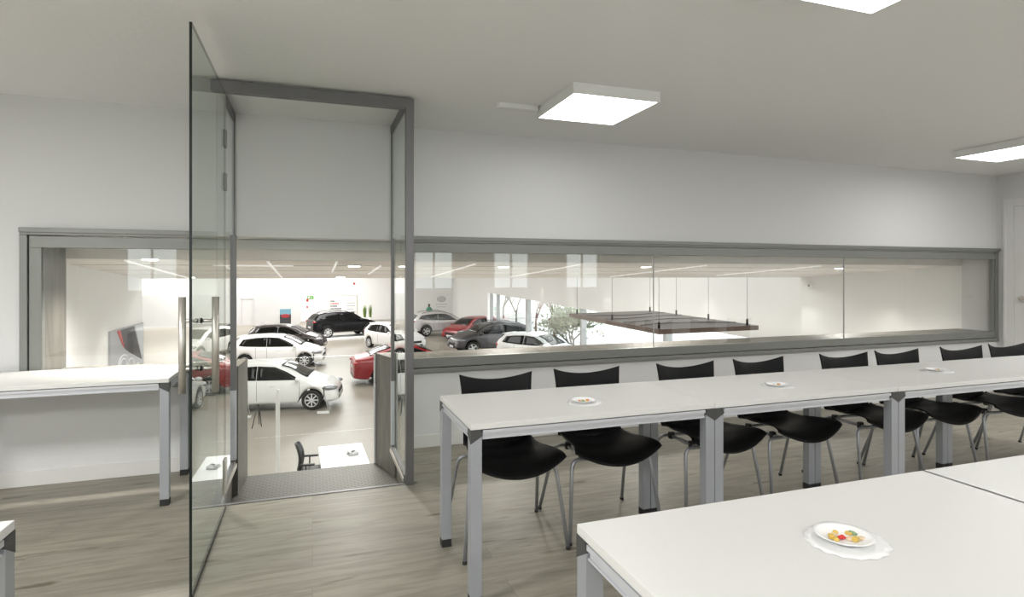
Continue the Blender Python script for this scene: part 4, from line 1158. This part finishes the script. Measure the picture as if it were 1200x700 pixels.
# ------------------------------------------------------------------ light
w = bpy.data.worlds.new('sky'); sc.world = w; w.use_nodes = True
bg = w.node_tree.nodes['Background']; bg.inputs[0].default_value = (.98, .99, 1, 1); bg.inputs[1].default_value = 4.0
def area(name, loc, rot, sx, sy, power, col=(1, 1, .985), spread=None):
    l = bpy.data.lights.new(name, 'AREA'); l.shape = 'RECTANGLE'; l.size = sx; l.size_y = sy; l.energy = power; l.color = col
    if spread: l.spread = spread
    o = bpy.data.objects.new(name, l); C.objects.link(o); o.location = loc; o.rotation_euler = rot
    return o
# unseen room lights: some continue the lamp grid, the left ones added to brighten
for (x, y, pw) in ((1.9, -1.9, 46), (5.9, 1.2, 62), (5.9, -1.2, 60), (-2.4, 1.4, 98), (-2.4, -1.4, 95), (-.6, -1.0, 40)):
    area('unseen_room_light', (x, y, ZC-.07), (0, 0, 0), .57, .57, pw)
# unseen area lights added under the high ceiling to brighten the hall
for (y, pw) in ((14, 380), (25, 540), (37, 850), (50, 1050)):
    for x in (-21, -9, 1):
        area('hall_fill_light', (x, y, HC-.1), (0, 0, 0), 5, 5, pw, (1, .99, .97))
area('hall_fill_light', (3.2, 11.5, HC-.1), (0, 0, 0), 4, 4, 260, (1, .99, .97))  # extra unseen fill, added to lift the near right walls
# daylight coming in through the rear windows of the room
# bay downlights
for (px_, py_) in dl:
    q = soffit_pt(px_, py_)
    l = bpy.data.lights.new('bay_spot', 'SPOT'); l.energy = 190; l.spot_size = R(150); l.spot_blend = 1; l.shadow_soft_size = .05; l.color = (1, .96, .9)
    o = bpy.data.objects.new('bay_spot', l); C.objects.link(o); o.location = (q.x, q.y, q.z-.03)
# wall washers along the two bay walls
wash = [(bx0+.32, 6.3, 1.30), (bx1-.33, 5.85, 1.32), (bx1-.30, 7.25, 1.25)]
for k in (2.8, 5.5, 8.5, 12, 16):
    p = A+dirv*k+Vector((-dirv.y, dirv.x))*.38; wash.append((p.x, p.y, 1.35))
for (x, y, z) in wash:
    l = bpy.data.lights.new('wall_washer', 'SPOT'); l.energy = 12; l.spot_size = R(80); l.spot_blend = .7; l.shadow_soft_size = .04; l.color = (1, .97, .9)
    o = bpy.data.objects.new('wall_washer', l); C.objects.link(o); o.location = (x, y, z)

sc.view_settings.view_transform = 'Standard'; sc.view_settings.look = 'None'
sc.view_settings.exposure = 0; sc.view_settings.gamma = 1; sc.view_settings.use_curve_mapping = False
cy_ = sc.cycles
cy_.use_denoising = True
cy_.max_bounces = 8; cy_.diffuse_bounces = 4; cy_.glossy_bounces = 4; cy_.transparent_max_bounces = 24; cy_.transmission_bounces = 4
cy_.sample_clamp_indirect = 6
cy_.caustics_reflective = False; cy_.caustics_refractive = False
